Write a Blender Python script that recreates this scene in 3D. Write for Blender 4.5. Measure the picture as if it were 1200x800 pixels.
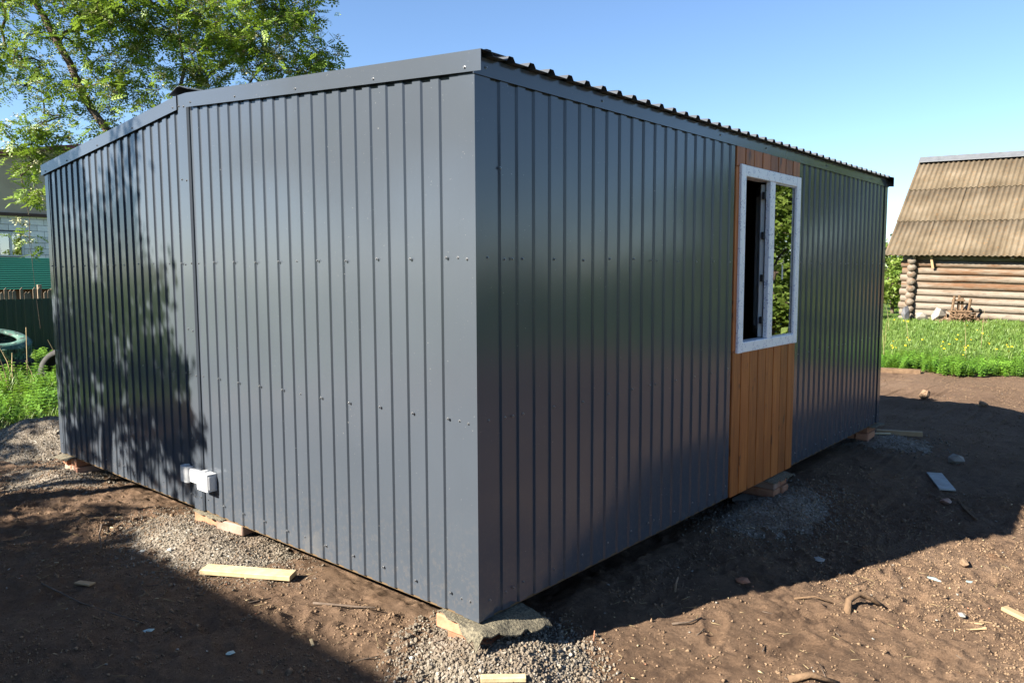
import bpy, math, random
import numpy as np
from mathutils import Matrix, Vector
rad = math.radians
for o in list(bpy.data.objects): bpy.data.objects.remove(o)
scene = bpy.context.scene
COL = scene.collection

# ------------------------------------------------------------------ camera
cd = bpy.data.cameras.new('camera'); cam = bpy.data.objects.new('camera', cd); COL.objects.link(cam)
cd.sensor_width = 36; cd.lens = 899.0/1200*36; cd.clip_end = 2000; cd.clip_start = .05
yaw, pit, rol = rad(41.077), rad(5.217), rad(-.239)
fw = Vector((-math.sin(yaw)*math.cos(pit), math.cos(yaw)*math.cos(pit), -math.sin(pit)))
rt = Vector((math.cos(yaw), math.sin(yaw), 0)); up = rt.cross(fw)
rt2 = rt*math.cos(rol)+up*math.sin(rol); up2 = up*math.cos(rol)-rt*math.sin(rol)
m = Matrix((rt2, up2, -fw)).transposed().to_4x4(); m.translation = (2.2486, -2.35, 1.5276)
cam.matrix_world = m
scene.camera = cam

# ------------------------------------------------------------------ sky, sun, exposure
SUN_EL, SUN_AZ = rad(34.0), rad(201.0)      # azimuth clockwise from +Y
w = bpy.data.worlds.new('World'); scene.world = w; w.use_nodes = True
nt = w.node_tree; nt.nodes.clear()
sky = nt.nodes.new('ShaderNodeTexSky'); sky.sky_type = 'NISHITA'; sky.sun_disc = False
sky.sun_elevation = SUN_EL; sky.sun_rotation = SUN_AZ
sky.air_density = 1.0; sky.dust_density = .2; sky.ozone_density = 4.5; sky.altitude = 900
bg = nt.nodes.new('ShaderNodeBackground'); bg.inputs[1].default_value = .05
wo = nt.nodes.new('ShaderNodeOutputWorld')
nt.links.new(sky.outputs[0], bg.inputs[0]); nt.links.new(bg.outputs[0], wo.inputs[0])
ld = bpy.data.lights.new('sun', 'SUN'); ld.energy = 5.0; ld.angle = rad(.53); ld.color = (1, .92, .79)
sun = bpy.data.objects.new('sun', ld); COL.objects.link(sun)
tosun = Vector((math.sin(SUN_AZ)*math.cos(SUN_EL), math.cos(SUN_AZ)*math.cos(SUN_EL), math.sin(SUN_EL)))
sun.rotation_euler = tosun.to_track_quat('Z', 'Y').to_euler(); sun.location = (-10, -20, 20)
vs = scene.view_settings
vs.view_transform = 'Standard'; vs.look = 'None'; vs.gamma = 1; vs.use_curve_mapping = False; vs.exposure = 2.2
scene.render.resolution_x = 1024; scene.render.resolution_y = 682

rng = np.random.default_rng(7); random.seed(7)

# ------------------------------------------------------------------ materials
def newmat(name):
    m = bpy.data.materials.new(name); m.use_nodes = True; t = m.node_tree
    b = t.nodes['Principled BSDF']; return m, t, b
def N(t, typ, **kw):
    n = t.nodes.new(typ)
    for k, v in kw.items(): setattr(n, k, v)
    return n
def coords(t, scale=(1,1,1), space='Object'):
    tc = N(t, 'ShaderNodeTexCoord'); mp = N(t, 'ShaderNodeMapping'); mp.inputs['Scale'].default_value = scale
    if space == 'World':
        g = N(t, 'ShaderNodeNewGeometry'); t.links.new(g.outputs['Position'], mp.inputs[0])
    else: t.links.new(tc.outputs[space], mp.inputs[0])
    return mp.outputs[0]
def noise(t, vec, scale, detail=4, rough=.55):
    n = N(t, 'ShaderNodeTexNoise'); n.inputs['Scale'].default_value = scale; n.inputs['Detail'].default_value = detail
    n.inputs['Roughness'].default_value = rough
    t.links.new(vec, n.inputs['Vector']); return n.outputs['Fac']
def ramp(t, fac, stops):
    r = N(t, 'ShaderNodeValToRGB'); e = r.color_ramp.elements
    while len(e) > 1: e.remove(e[-1])
    e[0].position = stops[0][0]; c = stops[0][1]; e[0].color = (*c, 1) if len(c) == 3 else c
    for p, c in stops[1:]:
        x = e.new(p); x.color = (*c, 1)
    t.links.new(fac, r.inputs[0]); return r.outputs[0]
def mixc(t, fac, a, b, mode='MIX'):
    m = N(t, 'ShaderNodeMix', data_type='RGBA', blend_type=mode)
    for sock, val in ((m.inputs[0], fac), (m.inputs[6], a), (m.inputs[7], b)):
        if isinstance(val, (int, float)): sock.default_value = val
        elif isinstance(val, tuple): sock.default_value = (*val, 1)
        else: t.links.new(val, sock)
    return m.outputs[2]
def math_(t, op, a, b=None, clamp=False):
    m = N(t, 'ShaderNodeMath', operation=op, use_clamp=clamp)
    for s, v in ((m.inputs[0], a), (m.inputs[1], b)):
        if v is None: continue
        if isinstance(v, (int, float)): s.default_value = v
        else: t.links.new(v, s)
    return m.outputs[0]
def bump(t, b, h, strength, dist=.01, prev=None):
    n = N(t, 'ShaderNodeBump'); n.inputs['Strength'].default_value = strength; n.inputs['Distance'].default_value = dist
    t.links.new(h, n.inputs['Height'])
    if prev is not None: t.links.new(prev, n.inputs['Normal'])
    t.links.new(n.outputs[0], b.inputs['Normal']); return n.outputs[0]
def simple(name, c1, c2, scale=6, rough=.8, sp=.3, stretch=(1,1,1), bsc=None, bst=.3, bd=.01, rnd=0, space='Object', metallic=0):
    m, t, b = newmat(name); v = coords(t, stretch, space)
    col = mixc(t, ramp(t, noise(t, v, scale, 6), [(.3, (0,0,0)), (.7, (1,1,1))]), c1, c2)
    if rnd:
        oi = N(t, 'ShaderNodeObjectInfo'); hs = N(t, 'ShaderNodeHueSaturation')
        t.links.new(math_(t, 'ADD', math_(t, 'MULTIPLY', oi.outputs['Random'], rnd*2), 1-rnd), hs.inputs['Value'])
        t.links.new(col, hs.inputs['Color']); col = hs.outputs[0]
    t.links.new(col, b.inputs['Base Color']); b.inputs['Roughness'].default_value = rough
    b.inputs['Specular IOR Level'].default_value = sp; b.inputs['Metallic'].default_value = metallic
    if bsc: bump(t, b, noise(t, v, bsc, 5, .65), bst, bd)
    return m

def steel(name, base, rough=.27, specks=.5, dust=.0):
    m, t, b = newmat(name); v = coords(t, (1,1,1), 'World')
    var = ramp(t, noise(t, v, 1.3, 3), [(.3, tuple(x*.93 for x in base)), (.7, tuple(x*1.05 for x in base))])
    sp1 = ramp(t, noise(t, v, 95, 2), [(.73, (0,0,0)), (.75, (1,1,1))])
    sp2 = ramp(t, noise(t, v, 4, 2), [(.45, (0,0,0)), (.65, (1,1,1))])
    f = math_(t, 'MULTIPLY', math_(t, 'MULTIPLY', sp1, sp2), specks)
    c = mixc(t, f, var, (.5, .48, .44))
    scr = ramp(t, noise(t, coords(t, (3, 3, 60), 'World'), 9, 2), [(.74, (0,0,0)), (.78, (1,1,1))])
    c = mixc(t, math_(t, 'MULTIPLY', math_(t, 'MULTIPLY', scr, sp2), specks*.35), c, (.4, .4, .4))
    # dried mud splashes near the bottom edge
    if dust:
        sx = N(t, 'ShaderNodeSeparateXYZ'); g = N(t, 'ShaderNodeNewGeometry'); t.links.new(g.outputs['Position'], sx.inputs[0])
        low = math_(t, 'MULTIPLY', math_(t, 'SUBTRACT', .55, sx.outputs[2], True), 2, True)
        sm = ramp(t, noise(t, v, 38, 5, .7), [(.5, (0,0,0)), (.62, (1,1,1))])
        c = mixc(t, math_(t, 'MULTIPLY', math_(t, 'MULTIPLY', low, sm), dust), c, (.22, .17, .12))
    oi = N(t, 'ShaderNodeObjectInfo'); hs = N(t, 'ShaderNodeHueSaturation'); t.links.new(c, hs.inputs['Color'])
    t.links.new(math_(t, 'ADD', math_(t, 'MULTIPLY', oi.outputs['Random'], .08), .96), hs.inputs['Value']); c = hs.outputs[0]
    t.links.new(c, b.inputs['Base Color'])
    r = math_(t, 'ADD', math_(t, 'MULTIPLY', noise(t, v, 3, 4), .12), rough-.06)
    t.links.new(r, b.inputs['Roughness']); b.inputs['Specular IOR Level'].default_value = .5
    h = noise(t, coords(t, (1, 1, .35), 'World'), 5, 1)
    p = bump(t, b, h, .12, .006)
    bump(t, b, noise(t, v, 500, 1), .015, .001, p)
    return m
STEEL = steel('graphite_painted_steel', (.049, .0585, .0735), .165, .5, .09)
STEEL_ROOF = steel('graphite_roof_steel', (.06, .066, .075), .35, .1)
DARKGREEN = steel('dark_green_steel', (.008, .034, .023), .35, .1)
GREEN = steel('green_steel', (.016, .115, .078), .35, .1)
REDSTEEL = steel('red_steel', (.25, .02, .02), .4, .1)
SCREW = simple('screw_metal', (.03,.033,.04), (.3,.31,.33), 300, .35, .5, metallic=.6)
PVC = simple('white_plastic', (.44,.45,.465), (.39,.4,.415), 9, .35, .5)
DARKPL = simple('dark_fitting', (.02,.02,.022), (.03,.03,.03), 9, .4, .5)
PINE = simple('fresh_pine', (.33,.25,.14), (.46,.37,.23), 7, .7, .2, (3,3,3), 30, .15)
BARE = simple('raw_timber', (.25,.17,.095), (.33,.24,.14), 3, .8, .2, (2,2,2), 30, .3)
ROOT = simple('old_root', (.085,.055,.035), (.16,.105,.065), 12, .95, .1, (1,1,1), 40, .8, .01)
SHADOWGAP = simple('log_gap_shade', (.035,.028,.02), (.06,.045,.03), 9, .95, .1)
OLDWOOD = simple('weathered_wood', (.13,.1,.07), (.24,.19,.14), 8, .9, .15, (1,1,1), 30, .5, rnd=.2)
PALEPLANK = simple('pale_painted_plank', (.38,.40,.385), (.28,.28,.26), 12, .8, .2)
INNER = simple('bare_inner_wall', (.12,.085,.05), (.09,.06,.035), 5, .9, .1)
BRICK = simple('red_brick', (.27,.12,.07), (.36,.19,.12), 14, .9, .15, (1,1,1), 60, .5, .006, rnd=.18)
MORTARB = simple('mortar_smear_brick', (.27,.12,.075), (.32,.26,.22), 5, .95, .1, (1,1,1), 60, .5, .006, rnd=.18)
FELT = simple('roofing_felt', (.21,.185,.13), (.05,.046,.037), 90, .95, .2, (1,1,1), 120, 1, .012)
STONE = simple('stone', (.2,.185,.16), (.3,.28,.25), 14, .9, .2, bsc=40, bst=.5, rnd=.2)
RUBBER = simple('tyre_rubber', (.018,.018,.018), (.05,.048,.045), 12, .8, .3)
BARK = simple('bark', (.06,.045,.035), (.13,.10,.08), 10, .95, .1, (1,1,.4), 30, .6)
DRY = simple('dry_stems', (.24,.18,.095), (.34,.27,.16), 5, .9, .1)
CONCRETE = simple('old_mortar', (.25,.23,.2), (.19,.17,.145), 12, .95, .1, bsc=50, bst=.5)

def tyre_paint():
    m, t, b = newmat('worn_green_tyre_paint'); v = coords(t)
    f = ramp(t, noise(t, v, 9, 6, .7), [(.4, (0,0,0)), (.52, (1,1,1))])
    c = mixc(t, f, (.022,.028,.025), (.05,.13,.1))
    f2 = ramp(t, noise(t, v, 17, 5, .7), [(.6, (0,0,0)), (.66, (1,1,1))])
    t.links.new(mixc(t, f2, c, (.3,.38,.31)), b.inputs['Base Color']); b.inputs['Roughness'].default_value = .7
    return m
TYREGREEN = tyre_paint()

def stain():
    m, t, b = newmat('stained_pine_board')
    tc = N(t, 'ShaderNodeTexCoord'); oi = N(t, 'ShaderNodeObjectInfo')
    ad = N(t, 'ShaderNodeVectorMath', operation='ADD'); t.links.new(tc.outputs['Object'], ad.inputs[0])
    cx = N(t, 'ShaderNodeCombineXYZ')
    for i in range(3): t.links.new(math_(t, 'MULTIPLY', oi.outputs['Random'], 37+i*11), cx.inputs[i])
    t.links.new(cx.outputs[0], ad.inputs[1])
    mp = N(t, 'ShaderNodeMapping'); mp.inputs['Scale'].default_value = (1, 1, .09); t.links.new(ad.outputs[0], mp.inputs[0])
    g = noise(t, mp.outputs[0], 32, 6, .65)
    c = ramp(t, g, [(.3, (.19,.055,.012)), (.5, (.27,.083,.017)), (.7, (.36,.125,.029))])
    mp2 = N(t, 'ShaderNodeMapping'); mp2.inputs['Scale'].default_value = (1, 1, .45); t.links.new(ad.outputs[0], mp2.inputs[0])
    kn = ramp(t, noise(t, mp2.outputs[0], 14, 2), [(.64, (0,0,0)), (.72, (1,1,1))])
    c = mixc(t, math_(t, 'MULTIPLY', kn, .75), c, (.055,.018,.008))
    hs = N(t, 'ShaderNodeHueSaturation'); t.links.new(c, hs.inputs['Color'])
    t.links.new(math_(t, 'ADD', math_(t, 'MULTIPLY', oi.outputs['Random'], .45), .8), hs.inputs['Value'])
    t.links.new(hs.outputs[0], b.inputs['Base Color']); b.inputs['Roughness'].default_value = .5
    b.inputs['Specular IOR Level'].default_value = .35
    bump(t, b, g, .2, .004); return m
STAIN = stain()

def film():
    m, t, b = newmat('pvc_with_printed_film')
    v = coords(t); a = noise(t, v, 105, 1); k = noise(t, coords(t, (1, 1, 1)), 20, 1)
    f = math_(t, 'MULTIPLY', ramp(t, a, [(.57, (0,0,0)), (.6, (1,1,1))]), ramp(t, k, [(.5, (0,0,0)), (.52, (1,1,1))]))
    c = mixc(t, math_(t, 'MULTIPLY', f, .7), (.74,.755,.78), (.16,.2,.36))
    t.links.new(c, b.inputs['Base Color']); b.inputs['Roughness'].default_value = .35
    bump(t, b, noise(t, v, 20, 3), .1, .003); return m
FILM = film()

def glass(name, ior, tint):
    m, t, b = newmat(name); t.nodes.remove(b)
    out = [n for n in t.nodes if n.type == 'OUTPUT_MATERIAL'][0]
    tr = N(t, 'ShaderNodeBsdfTransparent'); tr.inputs[0].default_value = (*tint, 1)
    gl = N(t, 'ShaderNodeBsdfGlossy'); gl.inputs['Roughness'].default_value = .003; gl.inputs[0].default_value = (1,1,1,1)
    nz = N(t, 'ShaderNodeBump'); nz.inputs['Strength'].default_value = .02; nz.inputs['Distance'].default_value = .01
    t.links.new(noise(t, coords(t), 2.5, 1), nz.inputs['Height']); t.links.new(nz.outputs[0], gl.inputs['Normal'])
    fr = N(t, 'ShaderNodeFresnel'); fr.inputs[0].default_value = ior
    mx = N(t, 'ShaderNodeMixShader'); t.links.new(fr.outputs[0], mx.inputs[0])
    t.links.new(tr.outputs[0], mx.inputs[1]); t.links.new(gl.outputs[0], mx.inputs[2]); t.links.new(mx.outputs[0], out.inputs[0])
    return m
GLASS = glass('window_glass', 4.3, (.8,.85,.83))

def soil():
    m, t, b = newmat('bare_soil'); v = coords(t, (1,1,1), 'World')
    n1 = noise(t, v, 1.1, 8, .6); n2 = noise(t, v, 14, 8, .7); n3 = noise(t, v, 120, 4, .7)
    c = ramp(t, n1, [(.3, (.145,.09,.057)), (.52, (.225,.147,.096)), (.72, (.29,.2,.138))])
    c = mixc(t, ramp(t, n2, [(.4, (0,0,0)), (.68, (.6,.6,.6))]), c, (.085,.056,.040))
    c = mixc(t, ramp(t, noise(t, v, 65, 5, .8), [(.5, (0,0,0)), (.66, (.7,.7,.7))]), c, (.07,.044,.03))
    pale = ramp(t, n3, [(.62, (0,0,0)), (.72, (1,1,1))])
    c = mixc(t, math_(t, 'MULTIPLY', pale, .55), c, (.30,.235,.18))
    orange = ramp(t, noise(t, v, 2.6, 6, .7), [(.62, (0,0,0)), (.76, (.7,.7,.7))])
    c = mixc(t, orange, c, (.22,.115,.06))
    damp = ramp(t, noise(t, v, .55, 6, .65), [(.5, (0,0,0)), (.66, (.55,.55,.55))])
    c = mixc(t, damp, c, (.095,.062,.04))
    at = N(t, 'ShaderNodeAttribute', attribute_name='grass')
    gr = ramp(t, noise(t, v, 3.5, 8, .7), [(.3, (.035,.075,.012)), (.55, (.075,.13,.022)), (.75, (.14,.16,.05))])
    edge = math_(t, 'ADD', at.outputs['Fac'], math_(t, 'MULTIPLY', math_(t, 'SUBTRACT', noise(t, v, 5, 6, .7), .5), .8))
    e2 = ramp(t, edge, [(.42, (0,0,0)), (.6, (1,1,1))])
    c = mixc(t, e2, c, gr)
    t.links.new(c, b.inputs['Base Color']); b.inputs['Roughness'].default_value = .95; b.inputs['Specular IOR Level'].default_value = .15
    p = bump(t, b, noise(t, v, 30, 9, .8), 1, .05)
    bump(t, b, noise(t, v, 170, 5, .8), 1, .012, p); return m
SOIL = soil()
CLOD = simple('soil_clod', (.09,.06,.038), (.25,.172,.112), 45, .97, .1, (1,1,1), 110, .8, .006, space='World')

def gravel():
    m, t, b = newmat('crushed_gravel'); v = coords(t, (1,1,1), 'World')
    vo = N(t, 'ShaderNodeTexVoronoi'); vo.inputs['Scale'].default_value = 70; t.links.new(v, vo.inputs['Vector'])
    sx = N(t, 'ShaderNodeSeparateXYZ'); t.links.new(vo.outputs['Color'], sx.inputs[0])
    c = ramp(t, sx.outputs[0], [(0, (.085,.07,.053)), (.5, (.142,.121,.094)), (.86, (.19,.166,.135)), (1, (.29,.265,.23))])
    c = mixc(t, ramp(t, noise(t, v, 4, 5), [(.42, (0,0,0)), (.7, (.7,.7,.7))]), c, (.115,.083,.06))
    t.links.new(c, b.inputs['Base Color']); b.inputs['Roughness'].default_value = .92; b.inputs['Specular IOR Level'].default_value = .2
    bump(t, b, vo.outputs['Distance'], .7, .012); return m
GRAVEL = gravel()

def leafmat(name, c1, c2, trans=.35, scale=2.5):
    m, t, b = newmat(name); v = coords(t, (1,1,1), 'World')
    n = noise(t, v, scale, 3); n2 = noise(t, v, 23, 2)
    c = mixc(t, ramp(t, n, [(.35, (0,0,0)), (.65, (1,1,1))]), c1, c2)
    c = mixc(t, math_(t, 'MULTIPLY', ramp(t, n2, [(.45, (0,0,0)), (.7, (1,1,1))]), .6), c, tuple(x*1.5 for x in c2))
    t.links.new(c, b.inputs['Base Color']); b.inputs['Roughness'].default_value = .5; b.inputs['Specular IOR Level'].default_value = .35
    tl = N(t, 'ShaderNodeBsdfTranslucent'); t.links.new(mixc(t, .5, c, (.16,.25,.02)), tl.inputs[0])
    mx = N(t, 'ShaderNodeMixShader'); mx.inputs[0].default_value = trans
    out = [x for x in t.nodes if x.type == 'OUTPUT_MATERIAL'][0]
    t.links.new(b.outputs[0], mx.inputs[1]); t.links.new(tl.outputs[0], mx.inputs[2]); t.links.new(mx.outputs[0], out.inputs[0])
    return m
ROWANLEAF = leafmat('rowan_leaf', (.085,.155,.016), (.185,.265,.035))
TREELEAF = leafmat('tree_leaf', (.08,.15,.025), (.17,.23,.045))
NETTLE = leafmat('nettle_leaf', (.06,.16,.016), (.13,.25,.03))
GRASS = leafmat('grass_blade', (.07,.145,.024), (.145,.215,.05))
BLOSSOM = simple('cream_blossom', (.38,.39,.2), (.47,.46,.31), 20, .9, .1)
DANDELION = simple('dandelion_yellow', (.75,.5,.01), (.85,.6,.02), 20, .8, .1)

def logmat():
    m, t, b = newmat('weathered_log'); oi = N(t, 'ShaderNodeObjectInfo')
    tc = N(t, 'ShaderNodeTexCoord'); ad = N(t, 'ShaderNodeVectorMath', operation='ADD'); t.links.new(tc.outputs['Object'], ad.inputs[0])
    cx = N(t, 'ShaderNodeCombineXYZ')
    for i in range(3): t.links.new(math_(t, 'MULTIPLY', oi.outputs['Random'], 41+i*17), cx.inputs[i])
    t.links.new(cx.outputs[0], ad.inputs[1])
    mp = N(t, 'ShaderNodeMapping'); mp.inputs['Scale'].default_value = (.16, 1, 1); t.links.new(ad.outputs[0], mp.inputs[0])
    n = noise(t, mp.outputs[0], 5, 6, .65); n2 = noise(t, mp.outputs[0], 26, 5, .7)
    tcz = N(t, 'ShaderNodeAttribute', attribute_name='warm', attribute_type='OBJECT')
    f = math_(t, 'ADD', n, math_(t, 'MULTIPLY', math_(t, 'SUBTRACT', tcz.outputs['Fac'], .5), .35))
    c = ramp(t, f, [(.36, (.17,.145,.118)), (.5, (.135,.10,.072)), (.6, (.11,.058,.03)), (.75, (.07,.034,.018))])
    c = mixc(t, ramp(t, n2, [(.5, (0,0,0)), (.72, (.8,.8,.8))]), c, (.06,.045,.034))
    t.links.new(c, b.inputs['Base Color']); b.inputs['Roughness'].default_value = .85; b.inputs['Specular IOR Level'].default_value = .2
    bump(t, b, n2, .5, .02); return m
LOG = logmat()
def slate():
    m, t, b = newmat('asbestos_cement_sheet'); v = coords(t, (1,1,1), 'World'); oi = N(t, 'ShaderNodeObjectInfo')
    c = ramp(t, noise(t, v, 1.6, 7, .65), [(.3, (.072,.055,.036)), (.5, (.103,.081,.055)), (.7, (.135,.109,.078))])
    c = mixc(t, ramp(t, noise(t, v, 11, 6, .75), [(.56, (0,0,0)), (.68, (.75,.75,.75))]), c, (.17,.09,.036))
    c = mixc(t, ramp(t, noise(t, v, 19, 6, .7), [(.58, (0,0,0)), (.7, (.6,.6,.6))]), c, (.06,.052,.042))
    hs = N(t, 'ShaderNodeHueSaturation'); t.links.new(c, hs.inputs['Color'])
    t.links.new(math_(t, 'ADD', math_(t, 'MULTIPLY', oi.outputs['Random'], .25), .88), hs.inputs['Value'])
    t.links.new(hs.outputs[0], b.inputs['Base Color']); b.inputs['Roughness'].default_value = .9; b.inputs['Specular IOR Level'].default_value = .15
    bump(t, b, noise(t, v, 40, 4), .3, .01); return m
SLATE = slate()
RIDGE = simple('pale_ridge_metal', (.10,.108,.12), (.075,.08,.09), 8, .5, .4)
BLOCK = simple('white_block', (.72,.69,.70), (.62,.59,.61), 6, .9, .15, bsc=40, bst=.3, rnd=.12)
MORTAR = simple('grey_mortar', (.10,.10,.10), (.13,.13,.13), 9, .95, .1)
GABLE = simple('brown_gable_render', (.34,.27,.2), (.42,.34,.26), 1.5, .95, .1, bsc=20, bst=.3)
BROWNTRIM = simple('brown_trim', (.045,.022,.016), (.06,.03,.022), 5, .5, .3)
REDROOF = simple('red_roof', (.12,.022,.032), (.16,.035,.045), 5, .5, .3)

# ------------------------------------------------------------------ mesh helpers
class MB:
    def __init__(s): s.v = []; s.f = []
    def add(s, v, f):
        o = len(s.v); s.v += [tuple(p) for p in v]; s.f += [tuple(i+o for i in q) for q in f]; return s
    def box(s, a, b):
        (x0,y0,z0), (x1,y1,z1) = a, b
        return s.add([(x0,y0,z0),(x1,y0,z0),(x1,y1,z0),(x0,y1,z0),(x0,y0,z1),(x1,y0,z1),(x1,y1,z1),(x0,y1,z1)],
                     [(3,2,1,0),(4,5,6,7),(0,1,5,4),(1,2,6,5),(2,3,7,6),(3,0,4,7)])
    def cbox(s, a, b, c=.003):                 # box with chamfered edges
        a = np.array(a, float); b = np.array(b, float); lo = np.minimum(a, b); hi = np.maximum(a, b); ce = (lo+hi)/2; h = (hi-lo)/2
        vs = []; idx = {}
        for ax in range(3):
            for sg in (-1, 1):
                for s1 in (-1, 1):
                    for s2 in (-1, 1):
                        p = np.zeros(3); p[ax] = sg*h[ax]; o1, o2 = (ax+1) % 3, (ax+2) % 3
                        p[o1] = s1*(h[o1]-c); p[o2] = s2*(h[o2]-c)
                        k = [0,0,0]; k[ax] = sg; k[o1] = s1; k[o2] = s2
                        idx[(ax, tuple(k))] = len(vs); vs.append(tuple(p+ce))
        fs = []
        for ax in range(3):
            o1, o2 = (ax+1) % 3, (ax+2) % 3
            for sg in (-1, 1):
                q = []
                for s1, s2 in ((-1,-1),(1,-1),(1,1),(-1,1)):
                    k = [0,0,0]; k[ax] = sg; k[o1] = s1; k[o2] = s2; q.append(idx[(ax, tuple(k))])
                fs.append(tuple(q) if sg > 0 else tuple(q[::-1]))
            for s1 in (-1, 1):                  # edges along ax between faces o1 and o2
                for s2 in (-1, 1):
                    k0 = [0,0,0]; k0[o1] = s1; k0[o2] = s2; k1 = list(k0); k0[ax] = -1; k1[ax] = 1
                    q = [idx[(o1, tuple(k0))], idx[(o1, tuple(k1))], idx[(o2, tuple(k1))], idx[(o2, tuple(k0))]]
                    fs.append(tuple(q) if s1*s2 > 0 else tuple(q[::-1]))
        for sx in (-1, 1):
            for sy in (-1, 1):
                for sz in (-1, 1):
                    k = (sx, sy, sz); q = [idx[(0,k)], idx[(1,k)], idx[(2,k)]]
                    fs.append(tuple(q) if sx*sy*sz > 0 else tuple(q[::-1]))
        return s.add(vs, fs)
    def tube(s, pts, rs, n=8, cap=True):
        pts = [Vector(p) for p in pts]; rings = []
        for i, p in enumerate(pts):
            d = (pts[min(i+1, len(pts)-1)]-pts[max(i-1, 0)]).normalized()
            a = d.cross(Vector((0,0,1)) if abs(d.z) < .9 else Vector((1,0,0))).normalized(); bb = d.cross(a)
            r = rs[i] if hasattr(rs, '__len__') else rs
            rings.append([p+(a*math.cos(2*math.pi*k/n)+bb*math.sin(2*math.pi*k/n))*r for k in range(n)])
        v = [q for r in rings for q in r]; f = []
        for i in range(len(pts)-1):
            for k in range(n): f.append((i*n+k, i*n+(k+1) % n, (i+1)*n+(k+1) % n, (i+1)*n+k))
        if cap: f.append(tuple(range(n))); f.append(tuple(range((len(pts)-1)*n+n-1, (len(pts)-1)*n-1, -1)))
        return s.add(v, f)
    def extrude(s, prof, fn0, fn1):            # closed 2D profile between two mappings
        n = len(prof); v = [fn0(p) for p in prof]+[fn1(p) for p in prof]
        f = [(i, (i+1) % n, n+(i+1) % n, n+i) for i in range(n)]+[tuple(range(n-1, -1, -1)), tuple(range(n, 2*n))]
        return s.add(v, f)
    def mesh(s, name, mat, smooth=False):
        me = bpy.data.meshes.new(name); me.from_pydata(s.v, [], s.f); me.materials.append(mat)
        if smooth: me.polygons.foreach_set('use_smooth', [True]*len(me.polygons))
        me.validate(); me.update()
        return me
    def build(s, name, mat, parent=None, loc=(0,0,0), rot=(0,0,0), smooth=False, fix=True):
        me = s.mesh(name, mat, smooth)
        if fix:
            import bmesh
            bm = bmesh.new(); bm.from_mesh(me); bmesh.ops.recalc_face_normals(bm, faces=bm.faces); bm.to_mesh(me); bm.free()
        return link(name, me, parent, loc, rot)
def link(name, me, parent=None, loc=(0,0,0), rot=(0,0,0)):
    o = bpy.data.objects.new(name, me); COL.objects.link(o); o.parent = parent; o.location = loc; o.rotation_euler = rot; return o
def thing(name, label, cat, loc=(0,0,0), rot=(0,0,0), group=None):
    o = bpy.data.objects.new(name, None); COL.objects.link(o); o.location = loc; o.rotation_euler = rot
    o.empty_display_size = .2
    return tag(o, label, cat, group)
def tag(o, label, cat, group=None, kind=None):
    o['label'] = label; o['category'] = cat
    if group: o['group'] = group
    if kind: o['kind'] = kind
    return o
def fastmesh(name, V, F, mat, smooth=False):   # V (n,3), F (m,k) arrays
    me = bpy.data.meshes.new(name); V = np.ascontiguousarray(V, np.float32); F = np.ascontiguousarray(F, np.int32); m_, k = F.shape
    me.vertices.add(len(V)); me.vertices.foreach_set('co', V.ravel())
    me.loops.add(m_*k); me.loops.foreach_set('vertex_index', F.ravel())
    me.polygons.add(m_); me.polygons.foreach_set('loop_start', np.arange(m_, dtype=np.int32)*k)
    me.polygons.foreach_set('loop_total', np.full(m_, k, np.int32))
    if smooth: me.polygons.foreach_set('use_smooth', np.ones(m_, bool))
    me.materials.append(mat); me.update(calc_edges=True); me.validate(); return me
def rotmats(n, tilt, r=rng):                   # random yaw, then tilt up to `tilt` about a random horizontal axis
    a = r.uniform(0, 2*np.pi, n); t = r.uniform(-tilt, tilt, n); b = r.uniform(0, 2*np.pi, n)
    ca, sa, ct, st, cb, sb = np.cos(a), np.sin(a), np.cos(t), np.sin(t), np.cos(b), np.sin(b); z = np.zeros(n); o = np.ones(n)
    Rz = np.array([[ca,-sa,z],[sa,ca,z],[z,z,o]]).transpose(2,0,1)
    Rx = np.array([[o,z,z],[z,ct,-st],[z,st,ct]]).transpose(2,0,1)
    Rb = np.array([[cb,-sb,z],[sb,cb,z],[z,z,o]]).transpose(2,0,1)
    return Rb@Rx@Rb.transpose(0,2,1)@Rz
def instances(tv, tf, pos, R, sc):
    tv = np.asarray(tv, float); tf = np.asarray(tf); sc = np.asarray(sc, float)
    if sc.ndim == 1: sc = np.repeat(sc[:,None], 3, 1)
    V = np.einsum('nij,nvj->nvi', R, tv[None]*sc[:,None,:])+np.asarray(pos)[:,None,:]
    F = tf[None]+(np.arange(len(pos))*len(tv))[:,None,None]
    return V.reshape(-1,3), F.reshape(-1, tf.shape[1])
_lat = np.random.default_rng(3).random((256,256))
def vnoise(x, y):
    xi = np.floor(x).astype(int); yi = np.floor(y).astype(int); fx = x-xi; fy = y-yi
    fx = fx*fx*(3-2*fx); fy = fy*fy*(3-2*fy); L = lambda a, b: _lat[a & 255, b & 255]
    return (L(xi,yi)*(1-fx)+L(xi+1,yi)*fx)*(1-fy)+(L(xi,yi+1)*(1-fx)+L(xi+1,yi+1)*fx)*fy-.5
def fbm(x, y, sc, o=3):
    s = 0; a = 1.
    for i in range(o): s = s+a*vnoise(x*sc*2**i+i*17.3, y*sc*2**i+i*9.1); a *= .5
    return s
def S(t): t = np.clip(t, 0, 1); return t*t*(3-2*t)

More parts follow.
